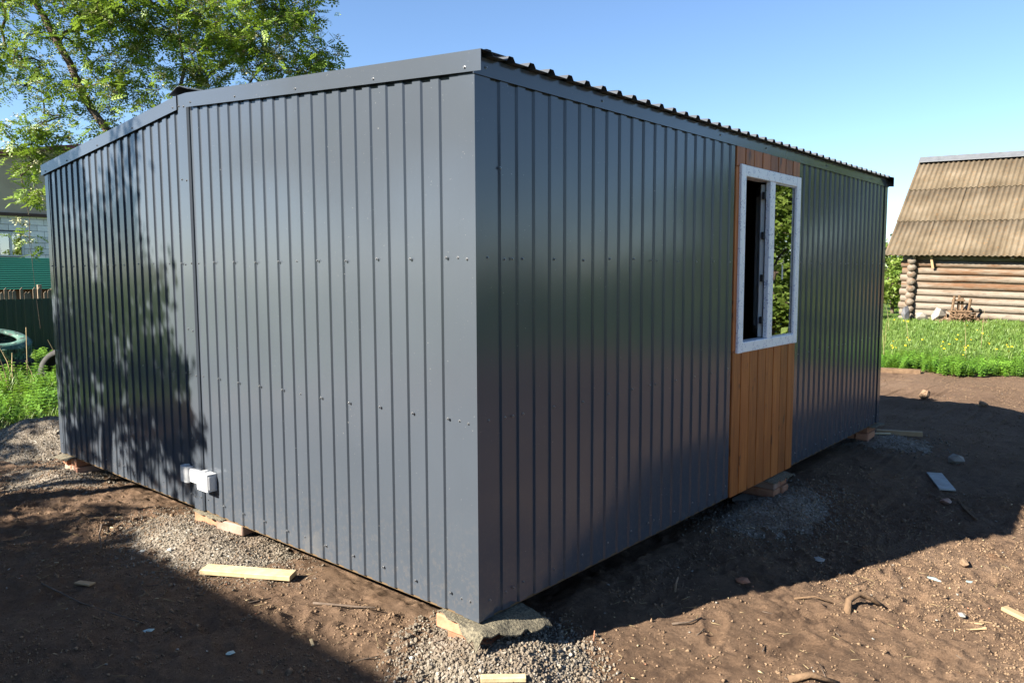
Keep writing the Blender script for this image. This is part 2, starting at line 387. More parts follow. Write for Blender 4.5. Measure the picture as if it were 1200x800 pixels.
# ------------------------------------------------------------------ ground
HEAPS = [  # cx, cy, rx, ry, top z
    (.06, .06, .45, .41, -.085), (-2.3, -.08, .85, .46, -.07), (-4.75, -.10, .65, .48, -.12),
    (-6.25, .3, .95, .65, .09), (.12, 2.95, .46, .80, -.13), (.14, 5.85, .52, .75, -.15)]
FOOT = [(.75, .55, 1.2), (.98, 1.12, 1.25), (.86, 1.45, 1.1), (1.28, 1.95, 1.3), (1.45, 1.45, .7), (1.62, 2.7, 1.2), (.62, 1.02, 2.0), (1.30, .95, .4), (-.9, -.35, 2.6), (-1.25, -.62, 2.8), (-1.9, -.7, 2.9), (1.9, 2.3, .9), (.9, 2.9, 1.4), (.7, 3.6, 1.5), (1.75, 3.2, 1.1), (1.15, 2.35, 1.9)]
def gmask(x, y):                                # 1 = grown over with grass
    a = S((y-13.1)/.9); b = S((-7.35-x)/.8); c = S((x-9)/2); d = S((-9-y)/3)
    return np.maximum.reduce([a, b, c, d])
def g(x, y, fine=True):
    x = np.asarray(x, float); y = np.asarray(y, float)
    h = -.165-.055*S((x-.15)/.8)*S((y+.5)/1.2)-.20*S((y-4.5)/5)+.32*S((y-15.5)/9)+.16*S((-7-x)/3.5)*S((10-y)/5)
    far = S((np.hypot(x+1, y-3)-25)/60); h = h*(1-far)
    gr = gmask(x, y); h = h+fbm(x, y, .45, 2)*.05*(1-far)
    h = h+fbm(x, y, 2.3, 2)*.04*(1-.5*gr)*(1-far)
    if fine: h = h+(fbm(x, y, 8, 2)*.014+(fbm(x+3, y+1, 19, 2)*.016+np.maximum(fbm(x+5, y+3, 24, 1)-.12, 0)*.05)*(.45+.9*S(fbm(x, y, 1.7, 2)+.5)))*(1-gr)*(1-far)
    h = h+.05*np.exp(-((y-9.6-.3*x)/.5)**2)*S((x+2)/1.5)   # low rut ridge
    if fine:                                    # boot prints pressed into the loose soil
        for fx, fy, fa in FOOT:
            ca, sa = math.cos(fa), math.sin(fa); u = (x-fx)*ca+(y-fy)*sa; v_ = -(x-fx)*sa+(y-fy)*ca
            q = np.minimum((u/.145)**4+(v_/(.048+.012*np.tanh(u*18)))**4, 9)
            h = h-.02*np.exp(-q*1.2)+.009*np.exp(-((q-2.2)/1.2)**2)
    # under the cabin the soil is undisturbed and a little lower
    inside = S((x+4.9)/.2)*S((-.05-x)/.2)*S((y-.1)/.2)*S((5.8-y)/.2)
    return h-.03*inside
def heap(i, x, y):
    cx, cy, rx, ry, top = HEAPS[i]
    a = np.arctan2(y-cy, x-cx); r = np.sqrt(((x-cx)/rx)**2+((y-cy)/ry)**2)
    r = r*(1+.22*vnoise(np.cos(a)*1.7+i*7, np.sin(a)*1.7+i*3))
    base = g(x, y, False); top = top+base-float(g(cx, cy, False))
    k = np.clip(1-r, -.35, 1); prof = np.where(k > 0, S(k*1.25)*.55+k*.45, k*.7)
    return base-.015+(top-base+.015)*prof+fbm(x+i, y, 7, 2)*.022
def ground_top(x, y):
    h = g(x, y)
    for i in range(len(HEAPS)): h = np.maximum(h, heap(i, np.asarray(x, float), np.asarray(y, float)))
    return h
gz = lambda x, y: float(ground_top(np.array([x]), np.array([y]))[0])

def axis(lo, hi, step, far):
    mid = np.arange(lo, hi, step); out = []; d = step; p = hi
    right = []
    while p < far: right.append(p); d *= 1.13; p += d
    left = []; d = step*1.13; p = lo-d
    while p > -far: left.append(p); d *= 1.13; p -= d
    return np.array(left[::-1]+list(mid)+right)
xs = axis(-4.2, 2.3, .0145, 600); ys = axis(-1.7, 4.2, .0145, 600)
X, Y = np.meshgrid(xs, ys); Z = g(X, Y)
V = np.stack([X, Y, Z], -1).reshape(-1,3); nx, ny = len(xs), len(ys)
I = np.arange(nx*ny).reshape(ny, nx)
F = np.stack([I[:-1,:-1], I[:-1,1:], I[1:,1:], I[1:,:-1]], -1).reshape(-1,4)
me = fastmesh('ground', V, F, SOIL, True)
at = me.attributes.new('grass', 'FLOAT', 'POINT'); at.data.foreach_set('value', gmask(X, Y).astype(np.float32).ravel())
ground = link('ground', me); ground['kind'] = 'structure'; ground['label'] = 'bare brown trodden soil running out into grass'; ground['category'] = 'ground'

def stone_template(seed, n=12):
    r = np.random.default_rng(seed); t = (1+5**.5)/2
    v = np.array([(-1,t,0),(1,t,0),(-1,-t,0),(1,-t,0),(0,-1,t),(0,1,t),(0,-1,-t),(0,1,-t),(t,0,-1),(t,0,1),(-t,0,-1),(-t,0,1)], float)
    v /= np.linalg.norm(v[0]); v *= r.uniform(.62, 1.12, (12,1))
    f = np.array([(0,11,5),(0,5,1),(0,1,7),(0,7,10),(0,10,11),(1,5,9),(5,11,4),(11,10,2),(10,7,6),(7,1,8),(3,9,4),(3,4,2),(3,2,6),(3,6,8),(3,8,9),(4,9,5),(2,4,11),(6,2,10),(8,6,7),(9,8,1)])
    return v, f
def cat(parts):
    V = []; F = []; o = 0
    for v, f in parts: V.append(v); F.append(f+o); o += len(v)
    return np.concatenate(V), np.concatenate(F)

# gravel heaps: a mound surface with real stones on it
heap_labels = ['pale grey gravel spread round the front corner of the cabin', 'grey gravel heap under the joint seam of the gable wall',
    'low grey gravel heap under the left end of the gable wall', 'large dark grey gravel pile beside the green weeds behind the cabin',
    'grey gravel heap under the brick pier below the window', 'grey gravel heap under the far corner of the long wall']
heap_n = [8500, 9000, 2600, 3000, 3200, 2000]
for i, (cx, cy, rx, ry, top) in enumerate(HEAPS):
    n = 70; u = np.linspace(-1.35, 1.35, n); hx, hy = np.meshgrid(cx+u*rx, cy+u*ry); hz = heap(i, hx, hy)
    hv = np.stack([hx, hy, hz], -1).reshape(-1,3); I = np.arange(n*n).reshape(n, n)
    q = np.stack([I[:-1,:-1], I[:-1,1:], I[1:,1:], I[1:,:-1]], -1).reshape(-1,4)
    keep = (hv[:,2] > g(hv[:,0], hv[:,1])-.05)[q].any(1); q = q[keep]
    tri = np.concatenate([q[:,[0,1,2]], q[:,[0,2,3]]]); parts = [(hv, tri)]
    rr = np.random.default_rng(100+i); k = heap_n[i]
    a = rr.uniform(0, 2*np.pi, k); r = np.sqrt(rr.uniform(0, 1, k))*rr.uniform(.85, 1.3, k)
    px, py = cx+np.cos(a)*r*rx, cy+np.sin(a)*r*ry
    pz = np.maximum(heap(i, px, py), g(px, py))
    sc = rr.lognormal(-5.3 if i == 0 else -5.55, .45, k).clip(.002, .017)*(1.25 if i > 1 else 1)
    for s in range(4):
        tv, tf = stone_template(s); sl = slice(s, None, 4); m_ = len(px[sl])
        parts.append(instances(tv, tf, np.stack([px[sl], py[sl], pz[sl]+sc[sl]*.25], -1), rotmats(m_, 3, rr), sc[sl][:,None]*rr.uniform(.7, 1.25, (m_,3))))
    v, f = cat(parts); o = link('gravel_heap', fastmesh('gravel_heap', v, f, GRAVEL))
    tag(o, heap_labels[i], 'gravel', kind='stuff')

# soil clods and litter on the bare ground
def keepout(x, y): return (x > -4.9) & (x < -.0) & (y > .05) & (y < 5.8)
def scatter_points(n, r, boxes):
    P = []
    for (x0, x1, y0, y1, wgt) in boxes:
        k = int(n*wgt); P.append(np.stack([r.uniform(x0, x1, k), r.uniform(y0, y1, k)], -1))
    P = np.concatenate(P); return P[~keepout(P[:,0], P[:,1])]
rr = np.random.default_rng(55)
boxes = [(-3.4,2.4,-1.9,1.0,.34), (0,3.0,0,4.5,.36), (-7,-2.5,-1.5,1.2,.12), (-.5,2.6,4,9.5,.12), (-4,3,9,12.7,.10)]
parts = []
octv = np.array([(1,0,0),(-1,0,0),(0,1,0),(0,-1,0),(0,0,1),(0,0,-1)], float); octf = np.array([(0,2,4),(2,1,4),(1,3,4),(3,0,4),(2,0,5),(1,2,5),(3,1,5),(0,3,5)])
for cnt_, mu, mx, small in ((150000, -5.35, .012, True), (3500, -4.95, .022, False)):
    P = scatter_points(cnt_, rr, boxes)
    den = fbm(P[:,0], P[:,1], 1.3, 3)+.6*fbm(P[:,0]+9, P[:,1], 5, 2); P = P[rr.random(len(P)) < np.clip(.42+den*1.3, .08, 1)]
    sc = rr.lognormal(mu, .45, len(P)).clip(.0015, mx); pz = ground_top(P[:,0], P[:,1])
    for s_ in range(4):
        if small: tv = octv*np.random.default_rng(s_).uniform(.6, 1.2, (6,1)); tf = octf
        else: tv, tf = stone_template(20+s_)
        sl = slice(s_, None, 4); m_ = len(P[sl])
        parts.append(instances(tv, tf, np.concatenate([P[sl], (pz[sl]+sc[sl]*.2)[:,None]], 1), rotmats(m_, 3, rr), sc[sl][:,None]*rr.uniform(.6, 1.3, (m_,3))))
v, f = cat(parts); tag(link('soil_clods', fastmesh('soil_clods', v, f, CLOD)), 'small crumbled clods of brown soil on the bare ground', 'soil', kind='stuff')
bxv = np.array([(x,y,z) for z in (-.5,.5) for y in (-.5,.5) for x in (-.5,.5)]); bxf = np.array([(0,2,3,1),(4,5,7,6),(0,1,5,4),(2,6,7,3),(0,4,6,2),(1,3,7,5)])
def litter(name, label, cat_, n, mat, L, W, T, seed, boxes=boxes):
    r = np.random.default_rng(seed); P = scatter_points(n, r, boxes); k = len(P); z = ground_top(P[:,0], P[:,1])
    sc = np.stack([r.uniform(*L, k), r.uniform(*W, k), r.uniform(*T, k)], -1)
    v, f = instances(bxv, bxf, np.concatenate([P, (z+.004)[:,None]], 1), rotmats(k, .45, r), sc)
    tag(link(name, fastmesh(name, v, f, mat)), label, cat_, kind='stuff')
litter('straw_litter', 'short pale straws and dry stalks lying over the soil', 'straw', 900, DRY, (.015,.07), (.001,.0026), (.001,.002), 61)
litter('wood_splinters', 'small pale wood chips lying over the soil', 'wood chips', 220, PINE, (.008,.032), (.003,.009), (.002,.004), 62)
litter('white_fragments', 'tiny white and grey fragments strewn over the soil', 'debris', 260, STONE, (.004,.016), (.004,.012), (.002,.005), 63)
litter('brick_crumbs', 'tiny orange brick crumbs strewn over the soil', 'debris', 150, BRICK, (.004,.016), (.004,.012), (.003,.008), 64)
litter('dark_twigs', 'thin dark twigs lying over the soil', 'twigs', 200, BARK, (.03,.12), (.002,.005), (.003,.005), 65)

# ------------------------------------------------------------------ the cabin
LA, LB, JT = 4.93, 5.845, 2.478
HE, HR = 2.35, 2.558
PITCH = .1175
cabin = thing('cabin', 'dark grey ribbed metal cabin with low gable roof and a window in stained boards', 'cabin', (0,0,0))
wallA = lambda u, n, z: (-u, -n, z)
wallB = lambda u, n, z: (n, u, z)
wallL = lambda u, n, z: (-LA-n, u, z)
wallBk = lambda u, n, z: (-u, LB+n, z)
def gable(u): return HE+(HR-HE)*(u/JT if u < JT else (LA-u)/(LA-JT))
def sheet(mp, u0, u1, phase, zt, lift=0., zb=0.):
    cyc = [(0, .0098), (.051, .0098), (.058, .0005), (.1105, .0005)]
    us = {u0: None, u1: None}; k0 = int((u0-phase)//PITCH)-1
    def prof(u):
        t = (u-phase) % PITCH; pts = cyc+[(PITCH, .0098)]
        for (a, na), (b, nb) in zip(pts, pts[1:]):
            if a <= t <= b: return na+(nb-na)*(t-a)/(b-a)
        return .0098
    for k in range(k0, k0+int((u1-u0)/PITCH)+4):
        for c, _ in cyc:
            u = phase+k*PITCH+c
            if u0+1e-4 < u < u1-1e-4: us[u] = None
    us = sorted(us); mb = MB(); rows = 2
    for th in (0, -.0012):
        base = len(mb.v); q = []
        for u in us:
            nn = prof(u)+lift+th
            mb.v += [mp(u, nn, zb), mp(u, nn, zt(u)-.004)]
        for i in range(len(us)-1):
            b = base+2*i; mb.f.append((b, b+2, b+3, b+1) if th == 0 else (b+1, b+3, b+2, b))
    n = len(us); o = 2*n
    for i in range(n-1):
        for r in (0, 1): mb.f.append((2*i+r, 2*i+2+r, o+2*i+2+r, o+2*i+r))
    for i in (0, n-1): mb.f.append((2*i, 2*i+1, o+2*i+1, o+2*i))
    return mb
def put_sheet(*a, **k): return sheet(*a, **k).build('wall_sheet', STEEL, cabin)
# gable wall: two modules either side of the joint trim
put_sheet(wallA, .03, 1.30, -.033, gable, .0016); put_sheet(wallA, 1.273, 2.43, -.033, gable)
put_sheet(wallA, 2.53, 3.72, .03, gable, .0016); put_sheet(wallA, 3.69, 4.9, .03, gable)
flat = lambda u: HE
put_sheet(wallB, .03, .235, .030, flat, .0016); put_sheet(wallB, .19, 1.425, .030, flat); put_sheet(wallB, 1.38, 2.446, .030, flat, .0016)
put_sheet(wallB, 3.532, 4.70, .030, flat); put_sheet(wallB, 4.66, 5.82, .030, flat, .0016)
for a in range(5): put_sheet(wallL, a*1.17, min(a*1.17+1.19, LB), 0, flat, .0016*(a % 2))
for a in range(5): put_sheet(wallBk, a*1.0-.0+.0, min(a*1.0+1.02, LA), 0, gable, .0016*(a % 2))
# inner frame (keeps the inside dark and carries the sheets)
TH = .09
mb = MB()
def gable_slab(y0, y1, zb=-.012):
    mb.extrude([(0, zb), (-LA, zb), (-LA, HE-.01), (-JT, HR-.01), (0, HE-.01)], lambda p: (p[0], y0, p[1]), lambda p: (p[0], y1, p[1]))
gable_slab(.002, TH)
gable_slab(LB-TH, LB-.002)
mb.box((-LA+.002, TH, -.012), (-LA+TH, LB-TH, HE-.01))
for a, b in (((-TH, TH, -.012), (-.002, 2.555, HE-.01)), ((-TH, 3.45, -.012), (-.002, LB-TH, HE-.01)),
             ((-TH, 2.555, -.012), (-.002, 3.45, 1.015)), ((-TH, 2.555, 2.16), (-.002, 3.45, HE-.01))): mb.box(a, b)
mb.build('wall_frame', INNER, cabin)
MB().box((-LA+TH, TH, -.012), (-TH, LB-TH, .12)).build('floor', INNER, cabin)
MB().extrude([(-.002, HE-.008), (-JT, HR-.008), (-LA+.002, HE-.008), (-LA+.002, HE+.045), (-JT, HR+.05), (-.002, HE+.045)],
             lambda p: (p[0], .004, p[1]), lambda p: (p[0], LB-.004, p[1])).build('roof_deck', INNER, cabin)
# flashings
def strip(path, z0, z1, th=.0012):             # vertical folded strip: path of (x,y,nx,ny)
    b = MB(); n = len(path); v = []
    for (x, y, a, c) in path: v += [(x, y, z0), (x, y, z1), (x+a*th, y+c*th, z1), (x+a*th, y+c*th, z0)]
    f = []
    for i in range(n-1):
        for k in range(4): f.append((4*i+k, 4*i+4+k, 4*i+4+(k+1) % 4, 4*i+(k+1) % 4))
    f += [(0,1,2,3), (4*n-1, 4*n-2, 4*n-3, 4*n-4)]
    b.add(v, f); return b
strip([(-.083, -.0128, 0, 1), (.0128, -.0128, -.7, .7), (.0128, .083, -1, 0)], -.003, HE+.004).build('corner_trim', STEEL, cabin)
strip([(-.07, LB+.0128, 0, -1), (.0128, LB+.0128, -.7, -.7), (.0128, LB-.07, -1, 0)], -.003, HE+.004).build('corner_trim', STEEL, cabin)
strip([(-LA+.06, -.0128, 0, 1), (-LA-.0128, -.0128, .7, .7), (-LA-.0128, .07, 1, 0)], -.003, HE+.004).build('corner_trim', STEEL, cabin)
strip([(-LA+.06, LB+.0128, 0, -1), (-LA-.0128, LB+.0128, .7, -.7), (-LA-.0128, LB-.07, 1, 0)], -.003, HE+.004).build('corner_trim', STEEL, cabin)
strip([(-2.555, -.014, 0, 1), (-2.545, -.019, 0, 1), (-2.44, -.019, 0, 1), (-2.428, -.008, 0, 1)], -.004, HR+.07).build('joint_trim', STEEL, cabin)
# wind boards on the gable, eave fascias
def slopeboard(xa, za, xb, zb, h, y0, y1, name):
    prof = [(y0, 0), (y0, h), (y1, h), (y1, h-.0015), (y0+.0015, h-.0015), (y0+.0015, .001)]
    MB().extrude(prof, lambda p: (xa, p[0], za+p[1]), lambda p: (xb, p[0], zb+p[1])).build(name, STEEL, cabin)
slopeboard(.062, HE-.012, -2.43, HR-.018, .085, -.026, .13, 'wind_board')
slopeboard(-2.55, HR-.018, -LA-.055, HE-.012, .085, -.026, .13, 'wind_board')
slopeboard(.062, HE-.012, -2.43, HR-.018, .085, LB+.026, LB-.13, 'wind_board')
slopeboard(-2.55, HR-.018, -LA-.055, HE-.012, .085, LB+.026, LB-.13, 'wind_board')
MB().box((.0155, -.0245, HE-.016), (.019, LB+.02, HE+.058)).build('eave_fascia', STEEL, cabin)
MB().box((-LA-.019, -.0245, HE-.016), (-LA-.0155, LB+.02, HE+.058)).build('eave_fascia', STEEL, cabin)
# roof sheets: ribs run up the slope, ends show along the eave
def roof_sheet(y0, y1, side, lift):
    cyc = [(0, 0), (.084, 0), (.098, .02), (.1245, .02)]; p = .1385; us = [y0]; k = 0
    pts = []
    kk = int((y0-.02-.115)//p)-1
    for k in range(kk, kk+14):
        for c, nz in cyc:
            u = .022-.111+k*p+c
            pts.append((u, nz))
    pts = [q for q in pts if y0 <= q[0] <= y1]
    b = MB(); xe, xr = ((.062, -JT+.02) if side > 0 else (-LA-.062, -JT-.02))
    for th in (0, -.0012):
        for u, nz in pts: b.v += [(xe, u, HE+.058+nz+lift+th), (xr, u, HR+.062+nz+lift+th)]
    n = len(pts)
    for i in range(n-1):
        b.f += [(2*i, 2*i+2, 2*i+3, 2*i+1), (2*n+2*i+1, 2*n+2*i+3, 2*n+2*i+2, 2*n+2*i)]
        for r in (0, 1): b.f.append((2*i+r, 2*i+2+r, 2*n+2*i+2+r, 2*n+2*i+r))
    return b.build('roof_sheet', STEEL_ROOF, cabin)
for a in range(6):
    for sd in (1, -1): roof_sheet(.0+a*.97, min(a*.97+1.1, LB+.03), sd, .0018*(a % 2))
prof = [(-.13, -.022), (-.13, -.020), (-.02, .014), (.02, .014), (.13, -.020), (.13, -.022), (.02, .011), (-.02, .011)]
MB().extrude(prof, lambda p: (-JT+p[0], -.045, HR+.098+p[1]), lambda p: (-JT+p[0], LB+.045, HR+.098+p[1])).build('ridge_cap', STEEL_ROOF, cabin)
# screws (hundreds of tiny heads, one part)
sc = MB()
def screw(mp, u, n, z, r=.0062):
    ring = lambda rr_, nn: [mp(u+rr_*math.cos(k*math.pi/3), nn, z+rr_*math.sin(k*math.pi/3)) for k in range(6)]
    v = ring(r*1.15, n)+ring(r*1.1, n+.0015)+ring(r*.62, n+.002)+ring(r*.6, n+.0062)
    f = [(i*6+k, i*6+(k+1) % 6, i*6+6+(k+1) % 6, i*6+6+k) for i in range(3) for k in range(6)]+[tuple(range(18, 24))]
    sc.add(v, f)
rowz = [.082, .878, 1.585]
ua = [.039, .095, .168, .403, .64, .88, 1.119, 1.303, 1.482, 1.717, 1.953, 2.184, 2.375, 2.45, 2.53, 2.6, 2.77, 3.0, 3.235, 3.47, 3.66, 3.74, 3.97, 4.2, 4.43, 4.66, 4.8, 4.89]
for z in rowz:
    for u in ua: screw(wallA, u, .0128 if (u < .08 or u > 4.87) else (.0195 if 2.44 < u < 2.545 else .0105), z+random.uniform(-.006, .006))
ub = [.059, .168, .222, .292, .523, .759, .99, 1.22, 1.402, 1.463, 1.702, 1.93, 2.16, 2.39, 3.62, 3.85, 4.08, 4.31, 4.55, 4.67, 4.74, 4.98, 5.2, 5.45, 5.68, 5.79]
for z in rowz:
    for u in ub: screw(wallB, u, .013 if (u < .08 or u > 5.77) else .0105, z+random.uniform(-.006, .006))
for u in (.03, .62, 1.25, 1.85, 2.37): screw(wallA, u, .0262, HE+.012+(HR-HE)*u/JT)
for u in (2.6, 3.2, 3.8, 4.4, 4.88): screw(wallA, u, .0262, HE+.012+(HR-HE)*(LA-u)/(LA-JT))
for z in (1.16, 2.1, .45, 2.55): screw(wallA, 2.47, .0195, z); screw(wallA, 2.53, .0195, z+.01)
for u in (.05, .9, 2.2, 2.9, 4.1, 5.3): screw(wallB, u, .0192, HE+.02)
screw(wallB, .145, .0105, 1.97)
o = sc.build('screws', SCREW, cabin); o['kind'] = 'stuff'
# stained boards round the window
bw = (3.535-2.44)/8
for k in range(8):
    y0, y1 = 2.44+k*bw, 2.44+(k+1)*bw
    for z0, z1 in ((-.008, .985), (2.205, HE-.014)):
        yy0 = y0 if not (k == 0) else y0
        MB().cbox((-.001, -bw/2+.005, 0), (.019+.0015*((k*3) % 2), bw/2-.005, z1-z0), .003).build('cladding_board', STAIN, cabin, ((0, (y0+y1)/2, z0)))
MB().cbox((-.001, 0, 0), (.019, .11, 1.216), .003).build('cladding_board', STAIN, cabin, (0, 2.4415, .987))
MB().cbox((-.001, 0, 0), (.019, .085, 1.216), .003).build('cladding_board', STAIN, cabin, (0, 3.4495, .987))
# window
WY0, WY1, WZ0, WZ1 = 2.486, 3.527, .972, 2.222
win = MB()
fx0, fx1 = -.055, .037
def rail(b, y0, z0, y1, z1, x0=fx0, x1=fx1): b.cbox((x0, y0, z0), (x1, y1, z1), .004)
fl, fr_, fb, ft = .074, .078, .072, .074
rail(win, WY0, WZ0, WY0+fl, WZ1); rail(win, WY1-fr_, WZ0, WY1, WZ1)
rail(win, WY0+fl, WZ0+.0015, WY1-fr_, WZ0+fb, fx0, fx1-.001); rail(win, WY0+fl, WZ1-ft, WY1-fr_, WZ1-.0015, fx0, fx1-.001)
window = win.build('window', FILM, cabin); window['label'] = 'white plastic window with printed film and one sash open inward'
o = MB().cbox((-.002, 2.965, WZ0+fb), (fx1-.003, 3.05, WZ1-ft), .004).build('mullion', FILM, window)
MB().box((.014, 3.05, WZ0+fb), (.018, WY1-fr_, WZ1-ft)).build('pane', GLASS, window)
gb = MB()                                      # glazing bead
for a, b in (((.018, 3.0505, WZ0+fb), (.026, 3.058, WZ1-ft)), ((.018, WY1-fr_-.008, WZ0+fb), (.026, WY1-fr_-.0005, WZ1-ft)),
             ((.018, 3.058, WZ0+fb), (.025, WY1-fr_-.008, WZ0+fb+.010)), ((.018, 3.058, WZ1-ft-.010), (.025, WY1-fr_-.008, WZ1-ft))): gb.cbox(a, b, .002)
gb.build('glazing_bead', PVC, window)
MB().box((.0182, 3.235, 1.46), (.0187, 3.262, 1.56)).build('sticker', PVC, window)
sash = MB()
for a, b in (((-.44, 0, 0), (-.38, .055, 1.085)), ((-.06, 0, 0), (0, .055, 1.085)), ((-.38, .001, 0), (-.06, .054, .06)), ((-.38, .001, 1.025), (-.06, .054, 1.085))): sash.cbox((a[0], a[1]*.6, a[2]), (b[0], b[1]*.6, b[2]), .004)
sash = sash.build('open_sash', PVC, window, (-.045, 2.978, WZ0+fb+.004), (0, 0, rad(-62)))
MB().box((-.38, .014, .06), (-.06, .018, 1.025)).build('sash_pane', GLASS, window, (-.045, 2.978, WZ0+fb+.004), (0, 0, rad(-62)))
for z in (.10, .40, .70, .98): MB().cbox((-.034, 2.945, z), (-.010, 2.967, z+.05), .003).build('hinge', DARKPL, window, (.012, 0, WZ0+fb+.004))

# ------------------------------------------------------------------ plastic vent duct on the gable wall
vent = thing('vent_duct', 'white plastic vent duct fixed low on the dark gable wall', 'vent', (-2.46, 0, .16))
def rounded(b, x0, x1, y0, y1, z0, z1, r, n=5):
    pts = []
    for cx, cy, a0 in ((x1-r, y0+r, -90), (x1-r, y1-.001, 0), (x0+r, y1-.001, 180), (x0+r, y0+r, 180)):
        if cy > y1-.01: pts.append((x1 if cx > (x0+x1)/2 else x0, y1)); continue
        for k in range(n+1):
            a = rad(a0+90*k/n); pts.append((cx+r*math.cos(a), cy+r*math.sin(a)))
    b.extrude(pts, lambda p: (p[0], p[1], z0), lambda p: (p[0], p[1], z1)); return b
rounded(MB(), -.205, -.095, -.058, -.0095, .006, .108, .028).build('round_elbow', PVC, vent)
MB().cbox((-.095, -.042, .012), (.07, -.0095, .1), .005).build('flat_duct', PVC, vent)
b = rounded(MB(), .065, .20, -.075, -.0095, .002, .112, .012); b.build('outlet_box', PVC, vent)
MB().cbox((.075, -.0785, .012), (.19, -.0752, .102), .002).build('lid', PVC, vent)
MB().cbox((.199, -.066, .012), (.206, -.02, .1), .004).build('outlet_collar', PVC, vent)
MB().cbox((-.16, -.04, .107), (-.135, -.012, .117), .002).build('fixing_clip', PVC, vent); MB().cbox((.09, -.05, .111), (.12, -.02, .12), .002).build('fixing_clip', PVC, vent)

# ------------------------------------------------------------------ brick piers and roofing felt
brick_me = MB().cbox((-.125, -.06, -.0325), (.125, .06, .0325), .006).mesh('brick', BRICK)
import bmesh as _bm
def fixme(me):
    b = _bm.new(); b.from_mesh(me); _bm.ops.recalc_face_normals(b, faces=b.faces); b.to_mesh(me); b.free(); return me
fixme(brick_me); brick_me2 = brick_me.copy(); brick_me2.materials[0] = MORTARB
def pier(label, bricks):
    x, y, z0 = bricks[0][0], bricks[0][1], min(b[2] for b in bricks)-.0325
    t = thing('brick_pier', label, 'brick pier', (x, y, z0), group='brick piers under the cabin')
    for i, (bx_, by_, bz_, rz) in enumerate(bricks):
        link('brick', brick_me2 if i % 3 == 1 else brick_me, t, (bx_-x, by_-y, bz_-z0), (random.uniform(-.02,.02)*0, 0, rz))
    return t
tz = -.012-.010                                # brick tops below frame, felt between
c1, c2, c3 = tz-.0325, tz-.0325-.068, tz-.0325-.136
pier('brick pier under felt at the front corner of the cabin', [(-.115, .028, c1, .05), (-.06, .16, c1, -.04), (-.06, .05, c2, .1), (-.06, .18, c2, .0), (-.08, .1, c3, 1.5)])
pier('brick pier sunk in gravel below the joint seam of the gable wall', [(-2.42, .045, c1, .1), (-2.15, .055, c1, .16), (-2.42, .17, c1, 0), (-2.3, .09, c2, 0), (-2.2, .2, c2, 0), (-2.3, .1, c3, 1.5)])
pier('tall brick pier under the left end of the gable wall', [(-4.82, .1, c1, 1.45), (-4.80, .11, c2, 1.62), (-4.82, .1, c3, 1.5), (-4.69, .12, c1, 1.55), (-4.68, .12, c2, 1.55), (-4.8, .1, c3-.068, 1.5)])
pier('mortared brick pier below the window of the long wall', [(-.065, 3.28, c1, 0), (-.06, 3.15, c1, .02), (-.05, 3.28, c2, .03), (-.06, 3.15, c2, 0), (-.06, 3.22, c3, 0), (-.06, 3.3, c3-.068, 0)])
pier('brick pier under the far corner of the long wall', [(-.075, 5.72, c1, 1.57), (-.2, 5.72, c1, 1.57), (-.07, 5.71, c2, 1.6), (-.2, 5.72, c2, 1.57), (-.07, 5.73, c3, 1.57), (-.1, 5.7, c3-.068, 1.57)])
MB().cbox((-.16, -.19, -.02), (.1, .12, .012), .006).build('mortar_slab', CONCRETE, None, (-.03, 3.12, c3+.02))
tag(bpy.data.objects['mortar_slab'], 'flat grey mortar slab beneath the pier below the window', 'slab')
def felt(label, outline, zf, n=22, th=.006, name='roofing_felt'):
    (x0, y0), (x1, y1), (x2, y2), (x3, y3) = outline; vs_ = []
    for i in range(n):
        for j in range(n):
            a, b_ = i/(n-1), j/(n-1)
            jag = .026*float(vnoise(np.array(a*11+x0*5), np.array(b_*11+y0*5)))
            x = (x0*(1-a)+x1*a)*(1-b_)+(x3*(1-a)+x2*a)*b_+jag; y = (y0*(1-a)+y1*a)*(1-b_)+(y3*(1-a)+y2*a)*b_-jag
            vs_.append((float(x), float(y), zf(float(x), float(y))))
    top = vs_; bot = [(x, y, z-th) for x, y, z in vs_]; f = []; N2 = n*n
    for i in range(n-1):
        for j in range(n-1):
            q = (i*n+j, (i+1)*n+j, (i+1)*n+j+1, i*n+j+1); f.append(q); f.append(tuple(N2+k for k in q[::-1]))
    edge = [i*n for i in range(n)]+[(n-1)*n+j for j in range(1, n)]+[i*n+n-1 for i in range(n-2, -1, -1)]+[j for j in range(n-2, 0, -1)]
    for a, b_ in zip(edge, edge[1:]+edge[:1]): f.append((a, b_, N2+b_, N2+a))
    o = MB().add(top+bot, f).build(name, FELT, smooth=False); return tag(o, label, 'roofing felt', 'pieces of felt on the piers')
def zcorner(x, y):
    z = tz+.0075; d = max(0, (x*.8-y*.35)-.0)
    dr = max(0., x-.065); df = max(0, -y-.055)
    z -= .62*dr+1.0*df+.35*max(0, dr-.05)
    return z+(.005*math.sin(x*31+y*11)+.012*float(vnoise(np.array(x*26+3), np.array(y*26))))*min(1, (max(0, x)+max(0, -y))*14)
felt('stiff grey roofing felt bent over bricks at the front corner', [(-.245, -.022), (.075, -.10), (.165, .315), (-.2, .24)], zcorner)
flatz = lambda x, y: tz+.008
felt('thin scrap of felt on the pier below the joint seam', [(-2.56, -.03), (-2.2, -.03), (-2.2, .2), (-2.55, .2)], lambda x, y: tz+.008-.3*max(0, -y-.012))
felt('curled pale scrap of felt at the left end of the gable wall', [(-4.99, -.08), (-4.68, -.06), (-4.7, .2), (-4.97, .2)], lambda x, y: tz+.008-.25*max(0, -y-.012)-.2*max(0, -4.9-x))
felt('grey scrap of felt on the pier below the window', [(-.2, 3.05), (.085, 3.04), (.09, 3.40), (-.2, 3.36)], lambda x, y: tz+.008-.2*max(0, x-.03))
